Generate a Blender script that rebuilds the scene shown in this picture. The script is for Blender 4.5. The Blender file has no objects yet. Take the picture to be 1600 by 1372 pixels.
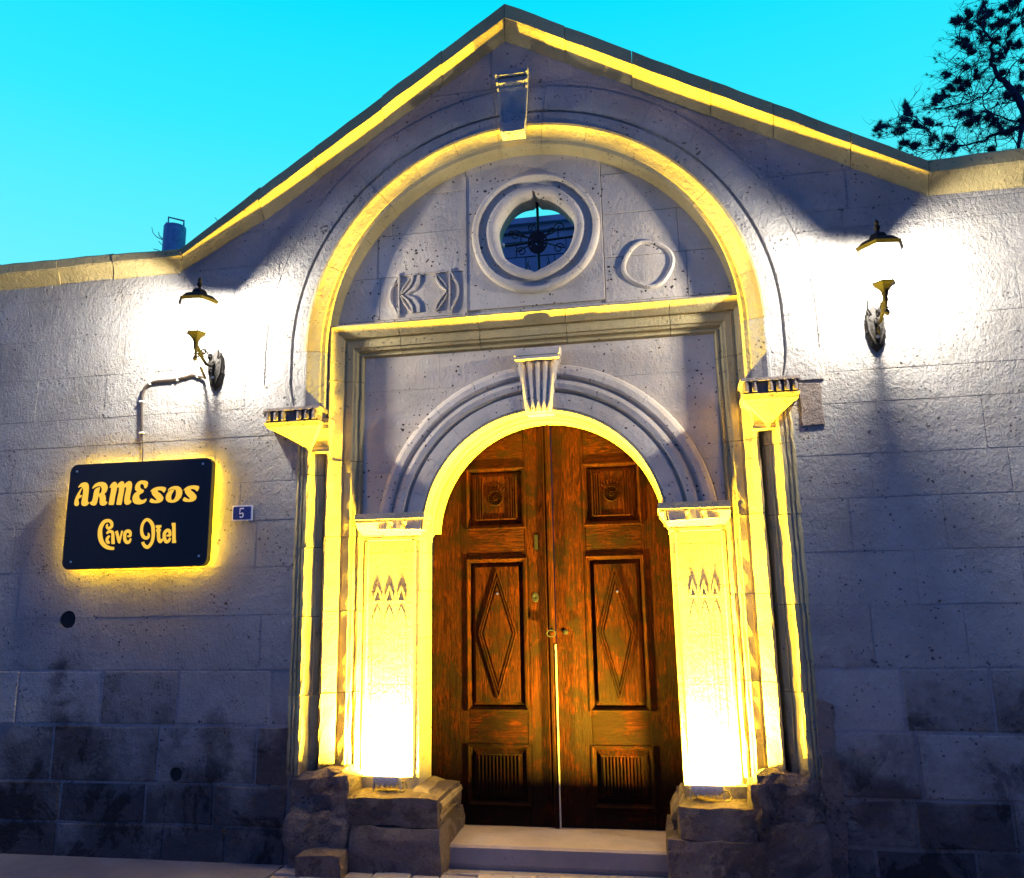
import bpy, bmesh, math, random
from math import sin, cos, pi, radians, sqrt
from mathutils import Vector, Matrix, noise
from mathutils.geometry import tessellate_polygon

random.seed(7)
S = bpy.context.scene
C = S.collection

# ------------------------------------------------------------------ camera
CAM_F, YAW, PITCH, ROLL = 1250.7, .175, .200, .018
cy_, sy_, cp_, sp_, cr_, sr_ = cos(YAW), sin(YAW), cos(PITCH), sin(PITCH), cos(ROLL), sin(ROLL)
def _cam_axes():
    def w2c(v):
        x, y, z = v
        x, y = x*cy_ + y*sy_, -x*sy_ + y*cy_
        y, z = y*cp_ + z*sp_, -y*sp_ + z*cp_
        x, z = x*cr_ - z*sr_, x*sr_ + z*cr_
        return (x, y, z)
    cols = [w2c(v) for v in ((1,0,0),(0,1,0),(0,0,1))]
    right = Vector([c[0] for c in cols]); fwd = Vector([c[1] for c in cols]); up = Vector([c[2] for c in cols])
    return right, fwd, up
cam_d = bpy.data.cameras.new('camera')
cam_d.sensor_width = 36
cam_d.lens = CAM_F/1600*36
cam_d.clip_start = .05; cam_d.clip_end = 500
cam = bpy.data.objects.new('camera', cam_d); C.objects.link(cam)
r_, f_, u_ = _cam_axes()
m = Matrix.Identity(4)
for i in range(3):
    m[i][0], m[i][1], m[i][2] = r_[i], u_[i], -f_[i]
m[0][3], m[1][3], m[2][3] = .752, -5.031, 1.45
cam.matrix_world = m
S.camera = cam

# ------------------------------------------------------------------ dusk sky
S.view_settings.view_transform = 'Standard'
S.view_settings.look = 'None'
S.view_settings.exposure = 0
S.view_settings.gamma = 1
S.view_settings.use_curve_mapping = False
W = bpy.data.worlds.new('World'); S.world = W; W.use_nodes = True
nt = W.node_tree; nt.nodes.clear()
N = nt.nodes.new; L = nt.links.new
out = N('ShaderNodeOutputWorld'); bg = N('ShaderNodeBackground'); bg2 = N('ShaderNodeBackground'); add = N('ShaderNodeAddShader')
tc = N('ShaderNodeTexCoord'); sep = N('ShaderNodeSeparateXYZ'); L(tc.outputs['Generated'], sep.inputs[0])
# afterglow side (+y) to the deep blue side behind the street (-y)
side = N('ShaderNodeMapRange'); side.interpolation_type = 'SMOOTHSTEP'
side.inputs['From Min'].default_value = -.25; side.inputs['From Max'].default_value = .55
L(sep.outputs['Y'], side.inputs['Value'])
front = N('ShaderNodeValToRGB'); L(sep.outputs['Z'], front.inputs[0])
fe = front.color_ramp.elements
fe[0].position = .36; fe[0].color = (.15, .90, 1.0, 1)
fe[1].position = .64; fe[1].color = (.0, .77, 1.0, 1)
e = fe.new(.52); e.color = (.035, .84, 1.0, 1)
e = fe.new(1.0); e.color = (.0, .45, .95, 1)
back = N('ShaderNodeValToRGB'); L(sep.outputs['Z'], back.inputs[0])
be = back.color_ramp.elements
be[0].position = 0; be[0].color = (.14, .26, .76, 1)
be[1].position = 1; be[1].color = (.03, .16, .70, 1)
mix = N('ShaderNodeMix'); mix.data_type = 'RGBA'
L(side.outputs[0], mix.inputs[0]); L(back.outputs[0], mix.inputs[6]); L(front.outputs[0], mix.inputs[7])
L(mix.outputs[2], bg.inputs[0]); bg.inputs[1].default_value = 1.0
sky = N('ShaderNodeTexSky'); sky.sky_type = 'NISHITA'; sky.sun_disc = False
sky.sun_elevation = radians(0); sky.sun_rotation = radians(0)
L(sky.outputs[0], bg2.inputs[0]); bg2.inputs[1].default_value = .01
L(bg.outputs[0], add.inputs[0]); L(bg2.outputs[0], add.inputs[1]); L(add.outputs[0], out.inputs[0])

# ------------------------------------------------------------------ helpers
def link(o, parent=None):
    C.objects.link(o)
    if parent is not None: o.parent = parent
    return o
def empty(name, loc=(0,0,0)):
    o = bpy.data.objects.new(name, None); o.location = loc; o.empty_display_size = .1
    return link(o)
def tag(o, label, cat=None, group=None, kind=None):
    if label: o['label'] = label
    if cat: o['category'] = cat
    if group: o['group'] = group
    if kind: o['kind'] = kind
    return o
def mesh_obj(name, bm, mat, parent=None, smooth=False, world=True):
    me = bpy.data.meshes.new(name); bmesh.ops.recalc_face_normals(bm, faces=bm.faces[:]); bm.to_mesh(me); bm.free()
    me.materials.append(mat)
    if smooth:
        me.polygons.foreach_set('use_smooth', [True]*len(me.polygons))
        try: me.set_sharp_from_angle(angle=radians(38))
        except Exception: pass
    o = bpy.data.objects.new(name, me); link(o, parent)
    if parent is not None and world:
        pt = Vector((0,0,0)); p = parent
        while p is not None: pt += p.location; p = p.parent
        o.location = -pt              # geometry is given in scene metres
    return o
def box(bm, x0, x1, y0, y1, z0, z1, M=None):
    vs = [bm.verts.new((x, y, z)) for z in (z0, z1) for y in (y0, y1) for x in (x0, x1)]
    for f in ((0,1,3,2),(4,6,7,5),(0,4,5,1),(1,5,7,3),(3,7,6,2),(2,6,4,0)):
        bm.faces.new([vs[i] for i in f])
    if M is not None:
        for v in vs: v.co = M @ v.co
    return vs
def loft(bm, rings, closed=True, cap=True):
    """rings: lists of equally many points; closed ring loops."""
    R = [[bm.verts.new(p) for p in ring] for ring in rings]
    n = len(R[0])
    for a, b in zip(R, R[1:]):
        for i in range(n if closed else n-1):
            j = (i+1) % n
            try: bm.faces.new((a[i], a[j], b[j], b[i]))
            except ValueError: pass
    if cap:
        for r in (R[0], R[-1]):
            try: bm.faces.new(r)
            except ValueError: pass
    return R
def prism(bm, poly, y0, y1, inset=0.0, holes=()):
    """poly in (x, z); front at y0 (towards the street), back at y1. inset makes a chamfered front edge."""
    loops = [list(poly)] + [list(h) for h in holes]
    def ring(lp, y, k, grow):
        n = len(lp); out = []
        area = sum(lp[i][0]*lp[(i+1)%n][1]-lp[(i+1)%n][0]*lp[i][1] for i in range(n))
        sgn = 1 if area > 0 else -1
        for i in range(n):
            p0, p1, p2 = lp[i-1], lp[i], lp[(i+1)%n]
            if k == 0: out.append((p1[0], y, p1[1])); continue
            d1 = Vector((p1[0]-p0[0], p1[1]-p0[1])); d2 = Vector((p2[0]-p1[0], p2[1]-p1[1]))
            if d1.length < 1e-7 or d2.length < 1e-7: out.append((p1[0], y, p1[1])); continue
            d1.normalize(); d2.normalize()
            nrm = Vector((-d1.y-d2.y, d1.x+d2.x))*sgn*grow
            if nrm.length < 1e-5: out.append((p1[0], y, p1[1])); continue
            nrm.normalize()
            out.append((p1[0]+nrm.x*k, y, p1[1]+nrm.y*k))
        return out
    fr = []; 
    for li, lp in enumerate(loops):
        g = 1 if li == 0 else -1
        rings = []
        if inset: rings = [ring(lp, y0, inset, g), ring(lp, y0+inset*.8, 0, g), ring(lp, y1, 0, g)]
        else: rings = [ring(lp, y0, 0, g), ring(lp, y1, 0, g)]
        V = loft(bm, rings, True, False); fr.append(V)
    allf = [v for V in fr for v in V[0]]; allb = [v for V in fr for v in V[-1]]
    tess = tessellate_polygon([[Vector((v.co.x, v.co.z, 0)) for v in V[0]] for V in fr])
    for t in tess:
        for arr in (allf, allb):
            try: bm.faces.new([arr[i] for i in t])
            except ValueError: pass
def tube(bm, pts, rad, n=6, closed=False):
    P = [Vector(p) for p in pts]; rings = []
    for i, p in enumerate(P):
        a = P[i-1] if i else P[i]; b = P[i+1] if i < len(P)-1 else P[i]
        d = (b-a).normalized()
        ref = Vector((0,1,0)) if abs(d.y) < .9 else Vector((1,0,0))
        u = d.cross(ref).normalized(); v = d.cross(u)
        r = rad[i] if isinstance(rad, (list, tuple)) else rad
        rings.append([p + (u*cos(2*pi*k/n) + v*sin(2*pi*k/n))*r for k in range(n)])
    loft(bm, rings)
def lathe(bm, prof, cx, cy, n=24, rot=0.0, sq=1.0):
    """prof: (r, z)"""
    loft(bm, [[(cx+max(r,1e-4)*cos(rot+2*pi*k/n), cy+max(r,1e-4)*sin(rot+2*pi*k/n)*sq, z) for k in range(n)] for r, z in prof])
def clip_half(poly, a, b, c):
    """keep a*x + b*z <= c"""
    out = []
    n = len(poly)
    for i in range(n):
        p, q = poly[i], poly[(i+1)%n]
        dp, dq = a*p[0]+b*p[1]-c, a*q[0]+b*q[1]-c
        if dp <= 0: out.append(p)
        if (dp < 0 < dq) or (dq < 0 < dp):
            t = dp/(dp-dq); out.append((p[0]+(q[0]-p[0])*t, p[1]+(q[1]-p[1])*t))
    return out
def clip_convex(poly, conv):
    n = len(conv)
    area = sum(conv[i][0]*conv[(i+1)%n][1]-conv[(i+1)%n][0]*conv[i][1] for i in range(n))
    cv = conv if area > 0 else conv[::-1]
    for i in range(n):
        p, q = cv[i], cv[(i+1)%n]
        dx, dz = q[0]-p[0], q[1]-p[1]
        a, b = dz, -dx
        poly = clip_half(poly, a, b, a*p[0]+b*p[1])
        if len(poly) < 3: return []
    return poly
def dedupe(poly, eps=.004):
    out = []
    for p in poly:
        if not out or (abs(p[0]-out[-1][0])+abs(p[1]-out[-1][1])) > eps: out.append(p)
    if len(out) > 1 and (abs(out[0][0]-out[-1][0])+abs(out[0][1]-out[-1][1])) < eps: out.pop()
    return out
def area2(poly):
    n = len(poly); return abs(sum(poly[i][0]*poly[(i+1)%n][1]-poly[(i+1)%n][0]*poly[i][1] for i in range(n)))/2
def rough_edges(poly, step=.12, amp=.004):
    out = []
    n = len(poly)
    for i in range(n):
        p, q = poly[i], poly[(i+1)%n]; d = math.hypot(q[0]-p[0], q[1]-p[1]); k = max(1, int(d/step))
        for j in range(k):
            t = j/k; a = amp if j else amp*.5
            out.append((p[0]+(q[0]-p[0])*t+random.uniform(-a, a), p[1]+(q[1]-p[1])*t+random.uniform(-a, a)))
    return out

# ------------------------------------------------------------------ materials
def new_mat(name):
    mt = bpy.data.materials.new(name); mt.use_nodes = True
    n = mt.node_tree.nodes; l = mt.node_tree.links
    return mt, n, l, n['Principled BSDF']
def tex_noise(n, l, vec, scale, detail=6, rough=.6, dist=0.0):
    t = n.new('ShaderNodeTexNoise'); t.inputs['Scale'].default_value = scale; t.inputs['Detail'].default_value = detail
    t.inputs['Roughness'].default_value = rough; t.inputs['Distortion'].default_value = dist
    if vec is not None: l.new(vec, t.inputs['Vector'])
    return t.outputs['Fac']
def mrange(n, l, src, a, b, c=0., d=1., smooth=False):
    t = n.new('ShaderNodeMapRange'); t.inputs[1].default_value = a; t.inputs[2].default_value = b
    t.inputs[3].default_value = c; t.inputs[4].default_value = d
    if smooth: t.interpolation_type = 'SMOOTHSTEP'
    l.new(src, t.inputs[0]); return t.outputs[0]
def mixc(n, l, fac, a, b, mode='MIX'):
    t = n.new('ShaderNodeMix'); t.data_type = 'RGBA'; t.blend_type = mode; t.clamp_result = False
    for s, k in ((fac, 0), (a, 6), (b, 7)):
        if isinstance(s, (int, float)): t.inputs[k].default_value = s
        elif isinstance(s, tuple): t.inputs[k].default_value = s if len(s) == 4 else (*s, 1)
        else: l.new(s, t.inputs[k])
    return t.outputs[2]
def mth(n, l, op, a, b=None, c=None):
    t = n.new('ShaderNodeMath'); t.operation = op
    for i, s in enumerate((a, b, c)):
        if s is None: continue
        if isinstance(s, (int, float)): t.inputs[i].default_value = s
        else: l.new(s, t.inputs[i])
    return t.outputs[0]

def stone_mat(name, base=(.43,.40,.37), rough_bump=1.0, dirt=1.0, var=.16, warm=0.0, pits=1.0):
    mt, n, l, b = new_mat(name)
    g = n.new('ShaderNodeNewGeometry').outputs['Position']
    oi = n.new('ShaderNodeObjectInfo').outputs['Random']
    sepn = n.new('ShaderNodeSeparateXYZ'); l.new(g, sepn.inputs[0])
    big = tex_noise(n, l, g, 1.7, 5, .6)
    mid = tex_noise(n, l, g, 9, 8, .7)
    fine = tex_noise(n, l, g, 95, 4, .7)
    dark = tuple(c*.70 for c in base); light = tuple(min(1, c*1.22) for c in base)
    col = mixc(n, l, mrange(n, l, big, .35, .68), dark, light)
    col = mixc(n, l, mrange(n, l, mid, .35, .75, 0, .55), col, tuple(c*k for c, k in zip(base, (1.12, .98, .82))))
    # every stone a shade of its own
    rv = mrange(n, l, oi, 0, 1, 1-var, 1+var)
    cmb = n.new('ShaderNodeCombineColor'); 
    for i in range(3): l.new(rv, cmb.inputs[i])
    col = mixc(n, l, 1.0, col, cmb.outputs[0], 'MULTIPLY')
    col = mixc(n, l, mrange(n, l, fine, .3, .7, 0, .35), col, tuple(c*.6 for c in base))
    # pits of the tuff
    vo = n.new('ShaderNodeTexVoronoi'); vo.inputs['Scale'].default_value = 27
    dn = n.new('ShaderNodeTexNoise'); dn.inputs['Scale'].default_value = 38; dn.inputs['Detail'].default_value = 3; l.new(g, dn.inputs['Vector'])
    va = n.new('ShaderNodeVectorMath'); va.operation = 'MULTIPLY_ADD'; l.new(dn.outputs['Color'], va.inputs[0]); va.inputs[1].default_value = (.035, .035, .02); l.new(g, va.inputs[2])
    l.new(va.outputs[0], vo.inputs['Vector'])
    vo.inputs['Randomness'].default_value = 1
    pn = tex_noise(n, l, g, 5, 4, .6)
    thr = mrange(n, l, pn, .42, .72, .06, .30)
    pit = mth(n, l, 'LESS_THAN', vo.outputs['Distance'], thr)
    col = mixc(n, l, mth(n, l, 'MULTIPLY', pit, min(1, .75*pits)), col, (.05,.04,.04,1))
    # damp, sooty foot of the wall; ragged upper edge, some stones blacker than others
    if dirt > 0:
        h = mth(n, l, 'ADD', sepn.outputs['Z'], mth(n, l, 'MULTIPLY', mth(n, l, 'SUBTRACT', big, .5), -2.4))
        h = mth(n, l, 'ADD', h, mth(n, l, 'MULTIPLY', mth(n, l, 'SUBTRACT', oi, .5), .5))
        h = mth(n, l, 'ADD', h, mth(n, l, 'MULTIPLY', mth(n, l, 'SUBTRACT', mid, .5), -.5))
        dm = mrange(n, l, h, .10, 1.05, .86*dirt, 0, True)
        col = mixc(n, l, dm, col, (.065,.050,.052,1))
        blk = mrange(n, l, tex_noise(n, l, g, 2.6, 9, .74, .5), .52, .565, 0, .8)
        low = mrange(n, l, h, .15, 1.0, .85*dirt, 0)
        col = mixc(n, l, mth(n, l, 'MULTIPLY', blk, low), col, (.018,.015,.016,1))
    l.new(col, b.inputs['Base Color'])
    b.inputs['Roughness'].default_value = .93
    b.inputs['Specular IOR Level'].default_value = .15
    # relief: tool marks, lumps, grain, pits
    mp = n.new('ShaderNodeMapping'); mp.inputs['Rotation'].default_value = (0, radians(35), 0); mp.inputs['Scale'].default_value = (1, 1, .62); l.new(g, mp.inputs[0])
    tool = tex_noise(n, l, mp.outputs[0], 50, 6, .68, .3)
    lump = tex_noise(n, l, g, 10, 7, .66)
    hh = mth(n, l, 'ADD', mth(n, l, 'MULTIPLY', lump, .75), mth(n, l, 'MULTIPLY', tool, .46))
    hh = mth(n, l, 'ADD', hh, mth(n, l, 'MULTIPLY', fine, .20))
    hh = mth(n, l, 'SUBTRACT', hh, mth(n, l, 'MULTIPLY', pit, .18))
    bp = n.new('ShaderNodeBump'); bp.inputs['Strength'].default_value = min(1, .8*rough_bump); bp.inputs['Distance'].default_value = .046*rough_bump
    l.new(hh, bp.inputs['Height']); l.new(bp.outputs[0], b.inputs['Normal'])
    return mt
M_wall = stone_mat('weathered_tuff', (.44,.43,.42), 1.45, 1.1, .05)
M_core = stone_mat('lime_mortar', (.40,.39,.40), 1.2, .88, 0)
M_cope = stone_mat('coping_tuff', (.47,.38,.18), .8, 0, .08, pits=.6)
M_arch = stone_mat('yellow_lit_tuff', (.47,.39,.20), .65, .9, .06, pits=.7)  # blue cut from the stone colour to deepen the floodlight's yellow
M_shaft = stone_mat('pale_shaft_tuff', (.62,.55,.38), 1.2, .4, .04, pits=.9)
M_tymp = stone_mat('smooth_tuff', (.58,.515,.43), .6, 0, .03, pits=1.3)
M_base = stone_mat('eroded_tuff', (.28,.235,.215), 1.5, .7, .12)
M_step = stone_mat('step_stone', (.25,.22,.22), .3, 0, .04, pits=.3)
M_pave = stone_mat('paving_stone_grey', (.29,.26,.25), .6, 0, .14, pits=.4)
M_side = stone_mat('cement_paving', (.17,.165,.19), .6, 0, 0, pits=.4)
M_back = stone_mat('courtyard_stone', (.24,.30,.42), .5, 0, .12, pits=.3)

def wood_mat(name, axis, tone=1.0):
    mt, n, l, b = new_mat(name)
    g = n.new('ShaderNodeNewGeometry').outputs['Position']
    oi = n.new('ShaderNodeObjectInfo').outputs['Random']
    mp = n.new('ShaderNodeMapping'); l.new(g, mp.inputs[0])
    sc = [16, 16, 16]; sc[axis] = 1.3
    mp.inputs['Scale'].default_value = sc
    cmb = n.new('ShaderNodeCombineXYZ'); l.new(mth(n, l, 'MULTIPLY', oi, 37.), cmb.inputs[0]); l.new(mth(n, l, 'MULTIPLY', oi, 11.), cmb.inputs[2])
    l.new(cmb.outputs[0], mp.inputs['Location'])
    v = mp.outputs[0]
    # knots bend the grain
    kn = n.new('ShaderNodeTexVoronoi'); kn.inputs['Scale'].default_value = .42; l.new(v, kn.inputs['Vector'])
    kd = kn.outputs['Distance']
    bend = mrange(n, l, kd, 0, .45, 1, 0, True)
    grain = tex_noise(n, l, v, 1.6, 7, .65, .6)
    ringv = mth(n, l, 'SINE', mth(n, l, 'ADD', mth(n, l, 'MULTIPLY', grain, 46.), mth(n, l, 'MULTIPLY', bend, 16.)))
    rings = mrange(n, l, ringv, -1, 1)
    blot = tex_noise(n, l, g, 7.5, 7, .72, .4)
    streak = tex_noise(n, l, v, 4.5, 5, .7)
    col = mixc(n, l, mrange(n, l, rings, .1, .95), tuple(c*tone for c in (.010,.0020,.0007)), tuple(c*tone for c in (.058,.0115,.0022)))
    col = mixc(n, l, mrange(n, l, streak, .42, .68, 0, .75), col, tuple(c*tone for c in (.013,.004,.002)))
    col = mixc(n, l, mrange(n, l, blot, .42, .62, 0, .88), col, tuple(c*tone for c in (.018,.005,.002)))
    knot = mrange(n, l, kd, .05, .13, .95, 0, True)
    col = mixc(n, l, knot, col, (.006,.003,.002,1))
    # dark worn patches, more of them low down
    sepn = n.new('ShaderNodeSeparateXYZ'); l.new(g, sepn.inputs[0])
    worn = mth(n, l, 'ADD', tex_noise(n, l, g, 5.2, 8, .75), mrange(n, l, sepn.outputs['Z'], 0, 1.3, .13, 0))
    col = mixc(n, l, mrange(n, l, worn, .50, .60, 0, .92), col, (.010,.005,.003,1))
    l.new(col, b.inputs['Base Color'])
    b.inputs['Roughness'].default_value = .62
    b.inputs['Specular IOR Level'].default_value = .03
    hh = mth(n, l, 'ADD', mth(n, l, 'MULTIPLY', rings, .35), mth(n, l, 'MULTIPLY', streak, .8))
    hh = mth(n, l, 'SUBTRACT', hh, mth(n, l, 'MULTIPLY', knot, .8))
    hh = mth(n, l, 'ADD', hh, mth(n, l, 'MULTIPLY', worn, .6))
    bp = n.new('ShaderNodeBump'); bp.inputs['Strength'].default_value = .8; bp.inputs['Distance'].default_value = .006
    l.new(hh, bp.inputs['Height']); l.new(bp.outputs[0], b.inputs['Normal'])
    return mt
M_woodv = wood_mat('varnished_pine_upright', 2)
M_woodh = wood_mat('varnished_pine_crosswise', 0)
M_woodd = wood_mat('dark_varnished_pine', 2, .45)

def plain(name, col, rough=.5, metal=0.0, bump=0.0, scale=60, emis=None, estr=0):
    mt, n, l, b = new_mat(name)
    g = n.new('ShaderNodeNewGeometry').outputs['Position']
    nz = tex_noise(n, l, g, scale, 5, .6)
    c = mixc(n, l, mrange(n, l, nz, .3, .7), tuple(x*.7 for x in col), tuple(min(1, x*1.25) for x in col))
    l.new(c, b.inputs['Base Color']); b.inputs['Roughness'].default_value = rough; b.inputs['Metallic'].default_value = metal
    if bump:
        bp = n.new('ShaderNodeBump'); bp.inputs['Strength'].default_value = .5; bp.inputs['Distance'].default_value = bump
        l.new(nz, bp.inputs['Height']); l.new(bp.outputs[0], b.inputs['Normal'])
    if emis:
        b.inputs['Emission Color'].default_value = (*emis, 1); b.inputs['Emission Strength'].default_value = estr
    return mt
M_iron = plain('cast_iron_bronze', (.014,.013,.013), .7, .1, .002, 90)
M_hole = plain('hole_shade_black', (.012,.011,.012), .9)  # near-black colour painted in for the shade inside the wall holes
M_black = plain('black_wrought_iron', (.02,.02,.025), .5, .4, .001)
M_iron.node_tree.nodes['Principled BSDF'].inputs['Specular IOR Level'].default_value = .08
M_black.node_tree.nodes['Principled BSDF'].inputs['Specular IOR Level'].default_value = .08
M_sign = plain('black_sign_sheet', (.002,.002,.004), .6, 0)
M_letter = plain('lit_acrylic_letter', (.25,.12,.01), .4, emis=(1,.58,.045), estr=.95)
M_led = plain('led_strip', (.8,.6,.2), .4, emis=(1,.60,.008), estr=170)
M_screw = plain('steel_screw', (.6,.6,.6), .3, 1)
M_enamel = plain('blue_enamel', (.02,.03,.16), .25)
M_white = plain('white_enamel', (.75,.75,.78), .35)
M_cable = plain('dark_cable', (.035,.025,.02), .55)
M_clip = plain('cable_clip_white', (.6,.58,.55), .5)
M_alu = plain('floodlight_aluminium', (.42,.42,.44), .4, .3)
M_flglass = plain('floodlight_glass_lit', (.9,.8,.5), .2, emis=(1,.85,.45), estr=14)
M_pipe = plain('grey_flue_metal', (.10,.22,.36), .5, .1, .003, 25)
M_bark = plain('pine_bark', (.008,.010,.045), .9, 0, .01, 30)
M_needle = plain('pine_needles', (.006,.012,.050), .8)
M_pale = plain('gap_light_pale', (.36,.33,.31), .6)  # pale colour painted in for light through the door gap
def glass_mat():
    mt = bpy.data.materials.new('lantern_glass_lit'); mt.use_nodes = True
    n, l = mt.node_tree.nodes, mt.node_tree.links
    n.clear(); o = n.new('ShaderNodeOutputMaterial'); a = n.new('ShaderNodeAddShader')
    t = n.new('ShaderNodeBsdfTransparent'); t.inputs[0].default_value = (.92,.92,.9,1)
    e = n.new('ShaderNodeEmission'); e.inputs[0].default_value = (1,.95,.84,1); e.inputs[1].default_value = 2.2
    l.new(t.outputs[0], a.inputs[0]); l.new(e.outputs[0], a.inputs[1]); l.new(a.outputs[0], o.inputs[0])
    return mt
M_glass = glass_mat()

# ------------------------------------------------------------------ street
GZ = -.125
bm = bmesh.new(); box(bm, -60, 60, -60, 80, GZ-.3, GZ-.012)
tag(mesh_obj('street', bm, M_side), None, kind='structure')
pave = empty('pavement'); tag(pave, None, kind='structure')
bm = bmesh.new(); box(bm, -7, -1.62, -1.6, .02, GZ-.011, GZ+.004)
mesh_obj('cement_strip', bm, M_side, pave)
rowy = -1.7
random.seed(21)
while rowy < -.02:
    d = random.uniform(.12, .15); x = -1.61+random.uniform(-.1, 0)
    while x < 2.9:
        w = random.uniform(.16, .27)
        bm = bmesh.new(); g = .006
        x0 = max(x, -1.61)
        zt = GZ+random.uniform(0, .008)
        vs = box(bm, x0+g, x+w-g, rowy+g, min(rowy+d, -.005)-g, GZ-.011, zt)
        for v in vs[4:]: v.co.z += random.uniform(-.004, .004)
        bmesh.ops.bevel(bm, geom=[e for e in bm.edges if e.verts[0].co.z > GZ-.007 and e.verts[1].co.z > GZ-.007], offset=.006, segments=1, affect='EDGES')
        mesh_obj('paving_stone', bm, M_pave, pave)
        x += w
    rowy += d

# ------------------------------------------------------------------ the facade
fac = empty('gateway_facade', (0, 0, 0))
tag(fac, 'weathered stone gateway facade with gabled coping and a tall round-arched portal', 'gateway')
AX, AZ, AR = -.04, 3.18, 1.53        # the great arch
DX, DZ, DR = .03, 1.895, .785         # the door arch
T_L = [(-6.5,4.07),(-5,4.05),(-2.55,4.015),(-1.95,4.43),(-.12,5.66),(2.54,4.10),(5,4.15),(6.5,4.18)]
B_L = [(-6.5,3.95),(-5,3.94),(-2.53,3.945),(-1.95,4.315),(-.12,5.52),(2.535,4.0),(5,4.04),(6.5,4.07)]
W_L = [(-6.5,3.87),(-5,3.87),(-2.6,3.875),(-1.95,4.22),(-.14,5.43),(2.55,3.91),(5,3.89),(6.5,3.89)]
def interp(P, x):
    for a, b in zip(P, P[1:]):
        if x <= b[0]: return a[1]+(b[1]-a[1])*(x-a[0])/(b[0]-a[0])
    return P[-1][1]
def xl(z):
    if z < 2.60: return -1.622
    if z < 2.80: return -1.80
    R = 1.855; c = 3.12
    if z <= c: return AX-R
    return AX-sqrt(max(0, R*R-(z-c)**2))
def xr(z):
    if z < 2.60: return 1.60
    if z < 2.80: return 1.62
    return 2*AX-xl(z)
# core behind the stones
pts = [(-6.5, GZ-.1)]
pts += [(p[0], p[1]+.03) for p in W_L]
pts += [(6.5, GZ-.1), (1.56, GZ-.1)]
pts += [(1.56, 3.0)] + [(AX+1.56*cos(a), AZ+1.56*sin(a)) for a in [pi*k/28 for k in range(1, 28)]] + [(-1.58, 3.0), (-1.58, GZ-.1)]
def bool_cut(o, cutters):
    for c in cutters:
        md = o.modifiers.new('cut', 'BOOLEAN'); md.object = c; md.operation = 'DIFFERENCE'; md.solver = 'EXACT'
    bpy.context.view_layer.update()
    me = bpy.data.meshes.new_from_object(o.evaluated_get(bpy.context.evaluated_depsgraph_get()))
    o.modifiers.clear(); o.data = me
holes = []
for hx, hz, hr in ((-3.278, 1.38, .062), (-2.385, .392, .045)):
    b = bmesh.new(); lathe(b, [(hr*1.05, -.2), (hr, 0), (hr, .3)], 0, 0, 20)
    for v in b.verts: v.co = Vector((hx+v.co.x*random.uniform(.94, 1.06), v.co.z-.0, hz+v.co.y*random.uniform(.94, 1.06)))
    bmesh.ops.recalc_face_normals(b, faces=b.faces[:])
    me = bpy.data.meshes.new('c'); b.to_mesh(me); b.free(); o = bpy.data.objects.new('c', me); C.objects.link(o); holes.append((o, hx, hz))
bm = bmesh.new(); prism(bm, pts, .0035, .60)
core = mesh_obj('wall_core', bm, M_core, fac)
bool_cut(core, [h[0] for h in holes])

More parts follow.
